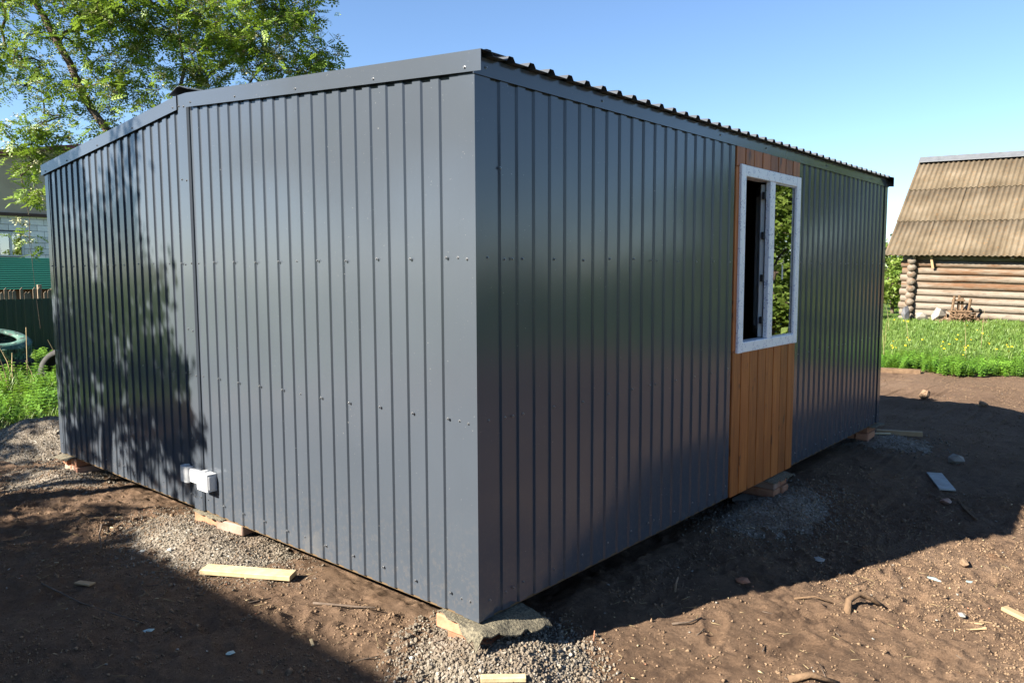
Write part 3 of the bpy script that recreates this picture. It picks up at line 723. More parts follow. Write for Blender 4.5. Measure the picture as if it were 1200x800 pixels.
felt('pale scrap of felt on the pier at the far corner', [(-.25, 5.58), (.05, 5.58), (.06, 5.9), (-.25, 5.88)], lambda x, y: tz+.008-.15*max(0, x-.03))

# ------------------------------------------------------------------ boards, sticks and stones on the ground
def plank(label, a, b, wdt, th, mat, lift=.004, name='plank', cat_='plank', ends=None):
    a = Vector((a[0], a[1], (a[2] if len(a) > 2 else gz(*a[:2])+th/2+lift))); b = Vector((b[0], b[1], (b[2] if len(b) > 2 else gz(*b[:2])+th/2+lift)))
    d = b-a; L = d.length; mb_ = MB().cbox((-L/2, -wdt/2, -th/2), (L/2, wdt/2, th/2), min(.003, th*.3))
    o = mb_.build(name, mat, None, (a+b)/2); q = d.to_track_quat('X', 'Z'); o.rotation_mode = 'QUATERNION'; o.rotation_quaternion = q
    return tag(o, label, cat_)
plank('fresh yellow pine board lying on gravel beside the gable wall', (-1.77, -.36, gz(-1.77,-.36)+.03), (-1.345, -.005-.06, gz(-1.345,-.065)+.028), .095, .028, PINE, .004)
plank('short pine batten end on the soil below the felt-covered corner', (.17, -.17), (.31, -.045), .035, .022, PINE)
plank('thin pale painted plank lying in the shadow of the long wall', (.745, 4.85), (.935, 4.42), .12, .015, PALEPLANK, .012)
plank('long raw timber beside the far brick pier', (-.10, 6.22), (.30, 6.38), .055, .05, BARE, .004)
plank('thin white lath on gravel beside the far brick pier', (-.08, 6.0), (.07, 6.09), .03, .014, PINE, .01)
plank('grey weathered sleeper lying along the edge of the weeds', (-2.1, 12.85), (-1.25, 13.0), .18, .08, ROOT, -.01)
plank('small flat wooden chip on the shaded soil', (-2.19, -.865), (-2.07, -.83), .04, .012, BARE, .004, 'wood_chip', 'wood chip')
plank('pale splinter of wood at the edge of the shade', (-.69, -.40), (-.63, -.43), .014, .01, PINE, .003, 'wood_chip', 'wood chip')
plank('tan wood offcut half sunk in sunlit soil', (1.64, 2.25), (1.75, 2.2), .045, .02, BARE, .002, 'wood_chip', 'wood chip')
def stick(label, pts, r, mat=BARK, name='stick', cat_='stick'):
    P = [(x, y, gz(x, y)+r*.5+dz) for x, y, dz in pts]
    n = len(P); return tag(MB().tube(P, [r*(1-.45*i/(n-1)) for i in range(n)], 7).build(name, mat, smooth=True), label, cat_)
stick('thin dark stick leaning from soil to the gable wall bottom', [(-1.02, -.16, .004), (-.9, -.10, .008), (-.80, -.06, .012), (-.68, -.03, .025)], .007)
stick('thick curved root standing up out of sunlit soil', [(1.05, 1.63, -.02), (1.035, 1.70, .03), (1.06, 1.77, .045), (1.11, 1.83, .03), (1.17, 1.87, -.01)], .020, ROOT, 'root', 'root')
stick('long dark stick at the edge of the cabin shadow', [(1.07, 4.15, .0), (1.14, 3.98, .01), (1.25, 3.75, .015)], .014, ROOT)
stick('short upright twig stump at the shadow edge', [(.30, 1.20, -.02), (.302, 1.205, .03), (.31, 1.215, .07)], .008, OLDWOOD)
stick('tiny upright rusty twig beside the corner gravel', [(.265, .50, -.02), (.267, .5, .02), (.268, .502, .05)], .004, BRICK)
stick('split dry log fragment lying on sunlit soil', [(1.07, .80, .0), (1.14, .86, .012), (1.24, .93, .004)], .018, ROOT)
stick('dark bent twig on shaded soil beside the joint heap', [(-3.05, -.32, .0), (-3.02, -.42, .02), (-2.85, -.50, .03), (-2.66, -.56, .0)], .008)
stick('long thin twig lying across the deep shade', [(-2.3, -1.0, .004), (-1.9, -.95, .006), (-1.45, -.83, .004)], .005)
stick('short forked twig on sunlit soil', [(.44, .92, .004), (.5, .98, .012), (.53, 1.06, .003)], .006)
stick('curved fibrous root lying on sunlit soil', [(.78, 1.62, .002), (.86, 1.70, .012), (.95, 1.72, .003)], .006, ROOT)
def rock(label, x, y, s, mat=STONE, seed=0, name='stone', cat_='stone', sink=.3):
    tv, tf = stone_template(300+seed); v = tv*np.array(s); b = MB(); b.add(v, tf)
    o = b.build(name, mat, None, (x, y, gz(x, y)+s[2]*(1-sink)), (0, 0, seed*.7)); return tag(o, label, cat_)
rock('pale grey stone in the shadow behind the thin plank', .78, 5.48, (.09,.075,.06), STONE, 1)
rock('pinkish stone in the shadow in front of the thin plank', 1.0, 4.05, (.05,.045,.03), MORTARB, 2)
rock('red brick shard lying in the dark shadow', .51, 1.57, (.045,.05,.02), BRICK, 3, 'brick_shard', 'brick shard')
rock('flat grey slate shard at the shadow edge', .68, 2.27, (.06,.045,.01), STONE, 4)
rock('white stone among orange crumbs on sunlit soil', 1.50, 1.98, (.024,.03,.018), STONE, 5)
rock('dark clod lying on the sunlit bank beyond the shadow', -.47, 9.9, (.1,.08,.09), CLOD, 6, 'clod', 'clod')
rock('dark knobbly clod on sunlit soil near blue shards', 1.36, 2.78, (.05,.03,.035), CLOD, 7, 'clod', 'clod')
rock('white pebble at the foot of the corner gravel', -.22, -.20, (.012,.014,.01), PALEPLANK, 8, 'pebble', 'pebble')
rock('white chip on gravel near the pine board', -2.18, -.36, (.018,.015,.01), PALEPLANK, 9, 'pebble', 'pebble')
rock('pale chip of plaster on the shaded gravel slope', -2.36, -.44, (.022,.018,.01), PALEPLANK, 10, 'pebble', 'pebble')
rock('small dark brown clod at the right of the shaded bank', .3, 9.6, (.07,.07,.05), CLOD, 11, 'clod', 'clod')
BLUEGL = simple('bluegreen_shard', (.2,.3,.3), (.3,.38,.38), 8, .25, .5)
for i, (x, y, s, lab) in enumerate([(1.27, 2.45, (.05,.018,.006), 'long blue-green glass shard on sunlit soil'), (1.44, 2.56, (.035,.03,.006), 'pale blue shard on sunlit soil'),
    (-1.35, -.85, (.03,.022,.007), 'grey-green torn scrap on shaded soil'), (-.84, -.72, (.03,.024,.008), 'crumpled pale green leaf scrap in deep shade')]):
    rock(lab, x, y, s, BLUEGL, 40+i, 'shard', 'shard', .1)
for i in range(7):
    a = 1.6+.05*i; plank('short white splinter in a cluster on sunlit soil', (1.52+.03*(i % 4), 1.80+.028*i), (1.58+.03*(i % 4)+.02*math.sin(i*2), 1.83+.028*i+.02*math.cos(i)), .008, .006, BARE, .003, 'splinter', 'splinter')['group'] = 'white splinters on the sunlit soil'

# ------------------------------------------------------------------ plants
def pinnate():
    v = []; f = []
    def leaflet(p, d, l, wd, dz):
        s = np.array([-d[1], d[0], 0]); d = np.array([d[0], d[1], dz]); p = np.array(p); o = len(v)
        v.extend([p, p+d*l*.45+s*wd, p+d*l, p+d*l*.45-s*wd]); f.append((o, o+1, o+2, o+3))
    for k in range(4):
        x = .035+.033*k; z = -.25*x*x/.16
        for sg in (-1, 1): leaflet((x, 0, z), (.5, .86*sg), .06-.003*abs(k-2), .0145, -.15)
    leaflet((.155, 0, -.04), (1, 0), .055, .0145, -.3)
    return np.array(v), np.array(f)
def simpleleaf(l=.09, wd=.03):
    return np.array([(0,0,0),(l*.5,wd,.012),(l,0,-.015),(l*.5,-wd,.012)]), np.array([(0,1,2,3)])
def tree(name, label, base, stems, blobs, nt_, leaf, per, lsc, mat, seed, flowers=0, group=None, spread=.22, r0=.006, category='tree', fl_blobs=None):
    r = np.random.default_rng(seed); base = np.array(base, float)
    root = thing(name, label, category, tuple(base), group=group)
    pos = []; par = []
    for st in stems:
        prev = -1
        for i, p in enumerate(st):
            p = np.array(p, float)
            if prev >= 0:
                q = pos[prev]; n = max(1, int(np.linalg.norm(p-q)/.3))
                for k in range(1, n+1):
                    x = q+(p-q)*k/n+(r.normal(0, .03, 3) if k < n else 0)
                    pos.append(x); par.append(prev); prev = len(pos)-1
            else:
                j = next((k for k, x in enumerate(pos) if np.allclose(x, p)), None)
                if j is None: pos.append(p); par.append(-1); prev = len(pos)-1
                else: prev = j
    vol = np.array([b[3]**2 for b in blobs]); T = []
    pick = r.choice(len(blobs), nt_, p=vol/vol.sum())
    d = r.normal(0, 1, (nt_,3)); d /= np.linalg.norm(d, axis=1)[:,None]
    bl = np.array([b[:3] for b in blobs])[pick]; br = np.array([b[3] for b in blobs])[pick]
    T = bl+d*(br*r.uniform(.25, 1, nt_)**.6)[:,None]*np.array([1,1,.85])
    T = T[np.argsort(np.linalg.norm(T-np.array(stems[0][-1]), axis=1))]
    tips = []
    A = np.array(pos)
    for p in T:
        A_ = np.array(pos); dd = np.linalg.norm(A_-p, axis=1)+.25*np.maximum(A_[:,2]-p[2], 0); j = int(np.argmin(dd)); q = A_[j]; L = np.linalg.norm(p-q)
        n = max(2, min(6, int(L/.2)+1)); prev = j
        for k in range(1, n+1):
            a = k/n; x = q+(p-q)*a+np.array([0,0,.12*L*math.sin(a*math.pi)])+(r.normal(0, .045*L/n, 3) if k < n else 0)
            pos.append(x); par.append(prev); prev = len(pos)-1
        tips.append(prev)
    pos = np.array(pos); cnt = np.zeros(len(pos)); cnt[tips] = 1
    for i in range(len(pos)-1, -1, -1):
        if par[i] >= 0: cnt[par[i]] += cnt[i]
    rd = r0*np.maximum(cnt, .6)**.44
    parts = []; k = 5; ang = np.arange(k)*2*np.pi/k; VV = []; FF = []
    for i in range(len(pos)):
        if par[i] < 0: continue
        a, b_ = pos[par[i]], pos[i]; dv = b_-a; L = np.linalg.norm(dv)
        if L < 1e-5: continue
        dv /= L; s = np.cross(dv, [.3,.2,.93] if abs(dv[2]) < .9 else [1,0,0]); s /= np.linalg.norm(s); t_ = np.cross(dv, s)
        ring = np.outer(np.cos(ang), s)+np.outer(np.sin(ang), t_); o_ = len(VV)*k
        VV.append(a+ring*min(rd[par[i]], rd[i]*1.5)); VV.append(b_+ring*rd[i])
        for q in range(k): FF.append((o_+q, o_+(q+1) % k, o_+k+(q+1) % k, o_+k+q))
    me = fastmesh('trunk', np.concatenate(VV)-base, np.array(FF), BARK, True); link('trunk', me, root)
    tp = pos[tips]; pr = pos[np.array(par)[tips]]; nL = len(tp)*per
    c = np.repeat(tp, per, 0); c2 = np.repeat(pr, per, 0); a = r.random((nL,1)); c = c*a+c2*(1-a)+r.normal(0, spread*.5, (nL,3))*np.array([1,1,.7])
    tv, tf = leaf; V_, F_ = instances(tv, tf, c-base, rotmats(nL, 1.25, r), lsc*r.uniform(.7, 1.25, nL))
    link('crown', fastmesh('crown', V_, F_, mat), root)
    if flowers:
        nf = flowers; idx = r.integers(0, len(tp), nf); c = tp[idx]+r.normal(0, .07, (nf,3))+np.array([0,0,.06]); m_ = 26
        off = r.normal(0, 1, (nf, m_, 3))*np.array([.045,.045,.022]); P_ = (c[:,None]+off).reshape(-1,3)
        tv = np.array([(-.5,-.5,0),(.5,-.5,0),(.5,.5,0),(-.5,.5,0)]); V_, F_ = instances(tv, np.array([(0,1,2,3)]), P_-base, rotmats(len(P_), .8, r), r.uniform(.014, .026, len(P_)))
        o = link('blossom', fastmesh('blossom', V_, F_, BLOSSOM), root); o['kind'] = 'stuff'
    return root
PIN = pinnate(); SL = simpleleaf()

# the rowan behind the cabin (world positions, stems lean outwards from one stool)
B0 = np.array([-9.4, 2.9, -.05])
RT = np.array([.754, .657, 0]); FWD = np.array([-.657, .754, 0])
def rel(l, z, d=0.): p = B0+RT*l+FWD*d; return (p[0], p[1], z)
stems = [[rel(0,-.1), rel(.05,1.2), rel(-.2,2.5,.1), rel(-.6,3.6,-.1), rel(-1.2,4.6,.1), rel(-1.7,5.6)],
         [rel(0,-.1), rel(.25,1.3,.2), rel(.75,2.9,.3), rel(1.1,4.0,.2), rel(1.9,5.0,.3)],
         [rel(.05,1.2), rel(.45,2.6,-.3), rel(.55,3.9,-.2), rel(.5,5.4,0), rel(.6,6.6)],
         [rel(-.2,2.5,.1), rel(-.9,2.95,-.3), rel(-1.5,3.1,-.4), rel(-2.2,3.9,-.5)],
         [rel(.75,2.9,.3), rel(1.6,3.7,-.2), rel(2.3,4.2,-.2), rel(2.8,4.4)],
         [rel(-1.5,3.1,-.4), rel(-1.6,2.9,-.6), rel(-1.45,2.3,-.7), rel(-1.42,1.7,-.75), rel(-1.40,1.3,-.75), rel(-1.36,.75,-.75)]]
blobs = [(*rel(-1.2,5.6), .95), (*rel(0,5.6), 1.1), (*rel(1.3,5.3), 1.0), (*rel(2.05,4.85), .7), (*rel(2.45,4.6), .4), (*rel(-.55,4.9), .75), (*rel(.9,4.75), .62),
         (*rel(-1.95,4.5), .55), (*rel(-1.35,4.1), .5), (*rel(-1.65,3.45,-.3), .42), (*rel(-.3,4.1), .38), (*rel(-1.55,3.05,-.5), .28),
         (*rel(-.2,6.9), 1.3), (*rel(1.4,6.6), 1.2), (*rel(-1.8,6.6), 1.1), (*rel(2.2,5.7), .8), (*rel(.3,5.6,1.0), 1.0), (*rel(-2.6,5.4,.4), .9), (*rel(-2.9,4.3), .6), (*rel(-1.62,2.05,-.72), .1), (*rel(1.6,4.5), .35), (*rel(-.9,3.8), .38), (*rel(-.45,3.6), .24), (*rel(.6,4.35), .4), (*rel(.05,4.4), .45), (*rel(-1.3,3.4,-.3), .36), (*rel(-1.75,3.2,-.4), .3), (*rel(-1.0,4.4), .4)]+[(*rel(-1.36,2.62,-.72), .17)]*4+[(*rel(-1.40,2.2,-.74), .07)]*3+[(*rel(-1.38,1.85,-.75), .07)]*3+[(*rel(-1.40,1.5,-.75), .07)]*3
tree('rowan_tree', 'rowan tree in cream blossom rising behind the cabin roof', tuple(B0), stems, blobs, 1500, PIN, 7, 1.0, ROWANLEAF, 11, flowers=1700, spread=.16, r0=.0025)

# trees outside the frame to the left and behind the camera, whose shade falls on the gable wall and soil
def offtree(label, x, y, zc, rad_, n, per, seed, lsc=1.3, h0=.3, group='trees standing round the yard', extra=(), name='tree'):
    z0 = float(g(x, y)); st = [[(x, y, z0-.1), (x+.05, y, zc*.45), (x, y+.05, zc), (x, y, zc+rad_*.6)], [(x+.05, y, zc*.45), (x+rad_*.5, y+.1, zc-.1)], [(x+.05, y, zc*.45), (x-rad_*.5, y-.2, zc)]]
    r = np.random.default_rng(seed); bl = [(x+r.normal(0,.45)*rad_, y+r.normal(0,.45)*rad_, zc+r.normal(0,.4)*rad_, rad_*r.uniform(.4,.65)) for _ in range(9)]+list(extra)
    return tree(name, label, (x, y, z0), st, bl, n, SL, per, lsc, TREELEAF, seed, group=group, spread=.3, r0=.01)
def shade(x, y, z, dh, r_): return (x-.531*dh, y-1.385*dh, z+dh, r_)
bl1 = [shade(x, 0, z, dh, r_) for x, z, dh, r_ in ((-4.6,2.0,3.0,.5), (-3.75,2.0,3.2,.42), (-4.4,1.25,2.8,.6), (-3.45,1.35,3.0,.48), (-3.0,.85,3.1,.36), (-4.5,.45,3.0,.5),
    (-3.5,.5,3.0,.5), (-2.75,.42,2.9,.3), (-3.2,2.3,3.2,.2), (-5.4,1.0,3.0,.6), (-5.3,2.3,3.0,.6), (-2.95,1.4,3.0,.16), (-2.55,.75,3.0,.12))]
bl2 = [shade(x, y, -.15, dh, r_) for x, y, dh, r_ in ((-3.4,-.75,4.0,.42), (-4.2,-.95,4.1,.5), (-5.1,-.8,4.0,.5), (-3.1,-1.5,4.2,.5), (-6.1,-.4,3.8,.55), (-6.4,.5,3.6,.5), (-4.1,-1.9,4.3,.7), (-5.4,-1.8,4.4,.8), (-6.8,-1.2,4.2,.8), (-2.75,-.62,4.2,.25), (-6.5,.15,3.6,.5), (-6.9,.75,3.4,.4))]
def shadetree(label, x, y, bl, n, per, seed):
    z0 = float(g(x, y)); c = np.mean([b[:3] for b in bl], axis=0)
    st = [[(x, y, z0-.1), (x+.05, y, 1.6), (c[0], c[1], c[2]-.4)], [(x+.05, y, 1.6), tuple(np.array(bl[2][:3]))], [(x+.05, y, 1.6), tuple(np.array(bl[5][:3]))]]
    tree('tree', label, (x, y, z0), st, bl, n, SL, per, 1.15, TREELEAF, seed, group='trees standing round the yard', spread=.2, r0=.008)
shadetree('leafy tree left of the yard shading the gable wall', -6.0, -4.3, bl1, 330, 26, 31)
shadetree('leafy tree left of the yard shading the soil', -6.6, -6.5, bl2, 340, 26, 32)
offtree('tall leafy tree further left of the yard', -13.0, -9.0, 4.4, 1.6, 200, 18, 33)

# trees and bushes across the yard that the window and steel reflect
for i, (x, y, zc, r_) in enumerate([(5.4, 16.0, 2.9, 1.8), (8.2, 19.5, 2.6, 1.9), (4.6, 23, 3.8, 2.2), (9.6, 25, 3.2, 2.2)]):
    offtree('broad green tree on the far side of the yard', x, y, zc, r_, 230, 30, 60+i, 1.7)
for i, (x, y, zc, r_) in enumerate([(4.3, 13.6, .9, 1.0), (6.6, 14.6, 1.1, 1.2), (4.6, 19.2, 1.6, 1.4), (12.5, 21.0, 1.0, 1.4), (16.0, 19.0, .9, 1.4), (19.0, 16.0, .9, 1.4), (21.5, 12.0, .9, 1.4), (23.0, 7.0, .9, 1.4)]):
    offtree('round green bush on the far side of the yard', x, y, zc, r_, 110, 16, 160+i, 2.2, name='bush', group='bushes on the far side of the yard')
# low nettles and grass
def plants(name, label, cat_, pts, tmpl, sc, mat, tilt, seed):
    r = np.random.default_rng(seed); z = g(pts[:,0], pts[:,1]); n = len(pts)
    v, f = instances(tmpl[0], tmpl[1], np.concatenate([pts, (z-.01)[:,None]], 1), rotmats(n, tilt, r), sc*r.uniform(.65, 1.3, n))
    tag(link(name, fastmesh(name, v, f, mat)), label, cat_, kind='stuff')
def nettle():
    v = []; f = []
    def q(p, d, l, wd, dz):
        p = np.array(p); d = np.array([d[0], d[1], dz]); s = np.array([-d[1], d[0], 0]); o = len(v)
        v.extend([p, p+d*l*.4+s*wd+[0,0,.01], p+d*l, p+d*l*.4-s*wd+[0,0,.01]]); f.append((o, o+1, o+2, o+3))
    for k in range(6):
        z = .07+.055*k; l = .12-.012*k
        for s in range(3):
            a = k*1.1+s*2.09; q((0,0,z), (math.cos(a), math.sin(a)), l, l*.34, .25-.1*(s % 2))
    o = len(v); v.extend([(-.004,0,0),(.004,0,0),(.003,0,.36),(-.003,0,.36)]); f.append((o,o+1,o+2,o+3))
    return np.array(v), np.array(f)
NT = nettle()
def blades(n=7, h=.22, wd=.006, seed=0):
    r = np.random.default_rng(seed); v = []; f = []
    for i in range(n):
        a = r.uniform(0, 6.28); b_ = r.uniform(0, .06); p = np.array([math.cos(a)*b_, math.sin(a)*b_, 0]); d = np.array([math.cos(a), math.sin(a), 0])*r.uniform(.2,.6); s = np.array([-math.sin(a), math.cos(a), 0])*wd
        hh = h*r.uniform(.6, 1.2); o = len(v)
        v.extend([p-s, p+s, p+d*hh*.35+s*.8+[0,0,hh*.65], p+d*hh*.35-s*.8+[0,0,hh*.65], p+d*hh+s*.1+[0,0,hh], p+d*hh-s*.1+[0,0,hh]])
        f += [(o,o+1,o+2,o+3), (o+3,o+2,o+4,o+5)]
    return np.array(v), np.array(f)
rr = np.random.default_rng(90)
pt = np.stack([rr.uniform(-5.5, 3.2, 2600), 13.65+.25*vnoise(rr.uniform(0,9,2600), rr.uniform(0,9,2600))+rr.gamma(1.9, .55, 2600).clip(0, 3.2)-.35], -1)
pt[:,1] += .3*np.sin(pt[:,0]*1.1)+.25*np.sin(pt[:,0]*3.7+1)
plants('nettle_strip', 'bright green leafy weeds along the soil edge before the log shed', 'weeds', pt, NT, .6, NETTLE, .5, 91)
pt = np.stack([rr.uniform(-9, 5, 15000), rr.uniform(13.9, 25, 15000)], -1)
plants('meadow_grass', 'light green grass in front of the log shed', 'grass', pt, blades(7, .10), 1.0, GRASS, .4, 92)
pt = np.stack([rr.uniform(-5, 2, 170), 16+rr.gamma(2.2, 1.3, 170).clip(0, 7.5)], -1)

dv = np.array([(math.cos(a)*.034, math.sin(a)*.034, .0) for a in np.arange(8)*.785]+[(0,0,.018)]); df = np.array([(i, (i+1) % 8, 8) for i in range(8)])
z = g(pt[:,0], pt[:,1]); v, f = instances(dv, df, np.concatenate([pt, (z+rr.uniform(.07,.13,170))[:,None]], 1), rotmats(170, .8, rr), rr.uniform(.45,.9,170))
f = f[:8*95]; v = v[:9*95]
tag(link('dandelions', fastmesh('dandelions', v, f, DANDELION)), 'yellow dandelion heads dotted through the grass before the shed', 'dandelions', kind='stuff')
mb = MB()
for i in range(26):
    x, y = rr.uniform(-5, 2), rr.uniform(13.2, 22.5); h = rr.uniform(.4, .95); z = float(g(x, y)); lx, ly = rr.normal(0, .08, 2)
    mb.tube([(x, y, z-.02), (x+lx*.4, y+ly*.4, z+h*.6), (x+lx, y+ly, z+h)], [.004,.0035,.002], 4)
tag(mb.build('dry_stalks', DRY), 'thin dry stalks standing in the grass before the shed', 'stalks', kind='stuff')
pt = np.stack([rr.uniform(-12.9, -7.45, 2300), rr.uniform(-1.2, 3.2, 2300)], -1)
plants('weed_bank', 'bright green weeds beside the gravel pile and tyres', 'weeds', pt, NT, .6, NETTLE, .5, 93)
pt = np.stack([rr.uniform(-12.5, -7.2, 2500), rr.uniform(-1.2, 3.2, 2500)], -1)
plants('low_grass', 'short green grass among the weeds beside the tyres', 'grass', pt, blades(7,.16), .9, GRASS, .3, 94)
mb = MB()
for i in range(16):
    x, y = rr.uniform(-10.6, -9.0), rr.uniform(.6, 2.0); h = rr.uniform(.4, .7); z = float(g(x, y)); lx, ly = rr.normal(0, .12, 2)
    mb.tube([(x, y, z-.02), (x+lx*.4, y+ly*.4, z+h*.6), (x+lx, y+ly, z+h)], [.007,.006,.003], 4)
tag(mb.build('dry_weed_stalks', DRY), 'dry brown stalks standing among the weeds by the tyres', 'stalks', kind='stuff')
# shrubs behind the cabin's far end
def shrub(label, x, y, h, r_, seed, n=150, per=22):
    z0 = float(g(x, y)); st = [[(x, y, z0-.05), (x, y, z0+h*.4), (x+.1, y, z0+h*.75)], [(x, y, z0+h*.4), (x+r_*.4, y, z0+h*.6)]]; r = np.random.default_rng(seed)
    bl = [(x+r.normal(0,.5)*r_, y+r.normal(0,.5)*r_, z0+h*r.uniform(.2,.85), r_*r.uniform(.4,.6)) for _ in range(9)]
    return tree('shrub', label, (x, y, z0), st, bl, n, SL, per, 1.5, TREELEAF, seed, spread=.3, r0=.008, category='shrub')
shrub('tall green shrub between the cabin and the log shed', -6.6, 29.5, 3.0, 1.3, 71)
shrub('green shrub beyond the stacked firewood', -5.6, 27.6, 2.0, .9, 72)
shrub('broad green shrub farther behind the log shed', -9.6, 33, 3.3, 1.7, 73)
shrub('distant dark green bush at the field edge behind the shrubs', -10.5, 46, 3.6, 2.2, 74, 120, 18)

# ------------------------------------------------------------------ log shed
shed = thing('log_shed', 'old log shed with steep corrugated asbestos cement roof', 'shed', (-4.45, 24.35, -.12), (0, rad(1.6), 0))
def logmesh(L, r, seed, n=10, segs=14):
    q = np.random.default_rng(seed); pts = []; rs = []
    for i in range(segs+1):
        a = i/segs; pts.append((L*a, q.normal(0,.006), q.normal(0,.006))); rs.append(r*(1.05-.12*a)*q.uniform(.96,1.04))
    return MB().tube(pts, rs, n).mesh('log', LOG, True)
LM = [fixme(logmesh(8.6, .107, k)) for k in range(3)]; SM = [fixme(logmesh(6.3, .115, 10+k)) for k in range(3)]
warm = [.0,.05,.05,.15,.3,.55,.5,.6,.45,.35]
for k in range(10):
    o = link('log', LM[k % 3], shed, (-.12+.04*(k % 2), 0, .09+.218*k), (.7*k, 0, 0)); o['warm'] = warm[k]
    o = link('log', SM[k % 3], shed, (.22, -.22-.03*((k*7) % 3), .2+.218*k), (.5*k, 0, rad(90))); o['warm'] = .3
    o = link('log', SM[(k+1) % 3], shed, (8.2, -.22, .2+.218*k), (.5*k, 0, rad(90))); o['warm'] = .3
    o = link('log', LM[(k+1) % 3], shed, (-.12, 5.9, .09+.218*k), (.7*k, 0, 0)); o['warm'] = .4
# dark core with gap shade painted into its colour, and the gables
MB().box((.2, -.03, -.1), (8.2, .03, 2.2)).build('wall_core', SHADOWGAP, shed)
SHX0, SHX1, EY, EZ, RY, RZ = -.55, 8.8, -.46, 2.10, 2.95, 5.36
MB().extrude([(0.05, 2.15), (5.85, 2.15), (RY, RZ-.35)], lambda p: (.2, p[0], p[1]), lambda p: (.26, p[0], p[1])).build('gable_boards', OLDWOOD, shed)
MB().extrude([(0.05, 2.15), (5.85, 2.15), (RY, RZ-.35)], lambda p: (8.2, p[0], p[1]), lambda p: (8.26, p[0], p[1])).build('gable_boards', OLDWOOD, shed)
sl = math.hypot(RY-EY, RZ-EZ); ang_ = math.atan2(RZ-EZ, RY-EY)
def wave_sheet(wd, L):
    b = MB(); n = int(wd/.15*6)+1
    for th in (0, -.007):
        for i in range(n):
            x = wd*i/(n-1); z = .026*math.sin(2*math.pi*x/.15)
            b.v += [(x, 0, z+th), (x, L, z+th)]
    for i in range(n-1):
        b.f += [(2*i, 2*i+2, 2*i+3, 2*i+1), (2*n+2*i+1, 2*n+2*i+3, 2*n+2*i+2, 2*n+2*i)]
        for r in (0, 1): b.f.append((2*i+r, 2*i+2+r, 2*n+2*i+2+r, 2*n+2*i+r))
    b.f += [(0, 1, 2*n+1, 2*n), (2*n-2, 2*n-1, 4*n-1, 4*n-2)]
    return fixme(b.mesh('roof_sheet', SLATE, True))
rowL = (sl+.02)/3; WS = wave_sheet(1.125, rowL+.12); WT = wave_sheet(1.125, rowL-.02)
stag = [0, -.45, -.15]
nc = 8
for row in range(3):
    for c in range(nc+1):
        x = SHX0+c*1.05+(stag[row] if c else 0); d = row*rowL
        if c == nc: x = min(x, SHX1-1.125)
        if c == 0 and row == 1: pass
        lift = .008*(c % 2)+.009*row+.006*random.random(); tw = random.uniform(-.006, .006)
        for back in (0, 1):
            o = link('roof_sheet', WT if row == 2 else WS, shed)
            if not back:
                o.location = (x, EY+d*math.cos(ang_), EZ+d*math.sin(ang_)+lift); o.rotation_euler = (ang_-.012, 0, tw)
            else:
                o.location = (x+1.125, 2*RY-EY-d*math.cos(ang_), EZ+d*math.sin(ang_)+lift); o.rotation_euler = (ang_-.012, 0, math.pi)
MB().extrude([(-.2,-.16), (0,.03), (.2,-.16), (.2,-.175), (0,.015), (-.2,-.175)], lambda p: (SHX0+.02, RY+p[0], RZ+.115+p[1]), lambda p: (SHX1, RY+p[0], RZ+.115+p[1])).build('ridge_cap', RIDGE, shed)
for k in range(7):
    MB().box((-.04, 0, -.09), (.04, sl-.1, -.03)).build('rafter', OLDWOOD, shed, (.3+k*1.3, EY+.08, EZ-.02), (ang_, 0, 0))
MB().cbox((-.035, -.03, 0), (.035, .03, .55), .004).build('eave_brace', BARE, shed, (.82, -.20, 1.72), (rad(8), rad(-10), 0))
# things lying against the shed
t = thing('broken_stool', 'broken grey wooden stool among rubbish by the log wall', 'stool', (-2.75, 23.75, float(g(-2.75, 23.75))), (0,0,.3))
for (a, b_) in (((-.22,0,0),(-.12,.02,.78)), ((.2,.0,0),(.3,-.05,.7)), ((-.02,.2,0),(.02,.15,.8)), ((.12,.2,0),(.1,.18,.72))):
    MB().tube([a, b_], .04, 6).build('leg', ROOT, t)
MB().cbox((-.28,-.12,.3), (.34,.2,.35), .01).build('shelf', ROOT, t)
MB().cbox((-.18,.02,.62), (.16,.12,.68), .01).build('rail', ROOT, t)
fw_i = 0
fwm = [fixme(MB().tube([(0,0,0),(.5,.01,0)], [r_, r_*.9], 8).mesh('split_log', OLDWOOD)) for r_ in (.05,.065,.08)]
fwt = thing('firewood_stack', 'dark stacked firewood beside the log shed corner', 'firewood', (-5.75, 23.6, float(g(-5.75, 23.6))))
rf = random.Random(4)
for lay in range(9):
    for c in range(7):
        link('split_log', fwm[rf.randrange(3)], fwt, (.15*c+rf.uniform(-.02,.02)-.1, -.3+rf.uniform(-.04,.04), .06+.125*lay), (rf.uniform(0,3), 0, rad(90)))
stick('old branch lying among rubbish against the log wall', [(-3.25, 23.8, .02), (-2.9, 23.75, .1), (-2.3, 23.85, .03)], .04, OLDWOOD, 'branch', 'branch')
rf2 = np.random.default_rng(5)
n_ = 160; P_ = np.stack([rf2.normal(-2.65, .33, n_), rf2.normal(23.8, .12, n_)], -1); zz = g(P_[:,0], P_[:,1])
v, f = instances(bxv, bxf, np.concatenate([P_, (zz+rf2.uniform(.02,.28,n_)*np.exp(-((P_[:,0]+2.65)/.35)**2))[:,None]], 1), rotmats(n_, 1.2, rf2), np.stack([rf2.uniform(.15,.5,n_), rf2.uniform(.02,.04,n_), rf2.uniform(.02,.04,n_)], -1))
tag(link('brushwood', fastmesh('brushwood', v, f, ROOT)), 'tangle of dark dry sticks round the broken stool', 'brushwood', kind='stuff')
rock('dark blue-grey boulder at the log shed corner', -4.2, 23.75, (.16,.2,.3), simple('dark_stone', (.06,.065,.075), (.1,.1,.11), 5, .7), 31, 'boulder', 'boulder')
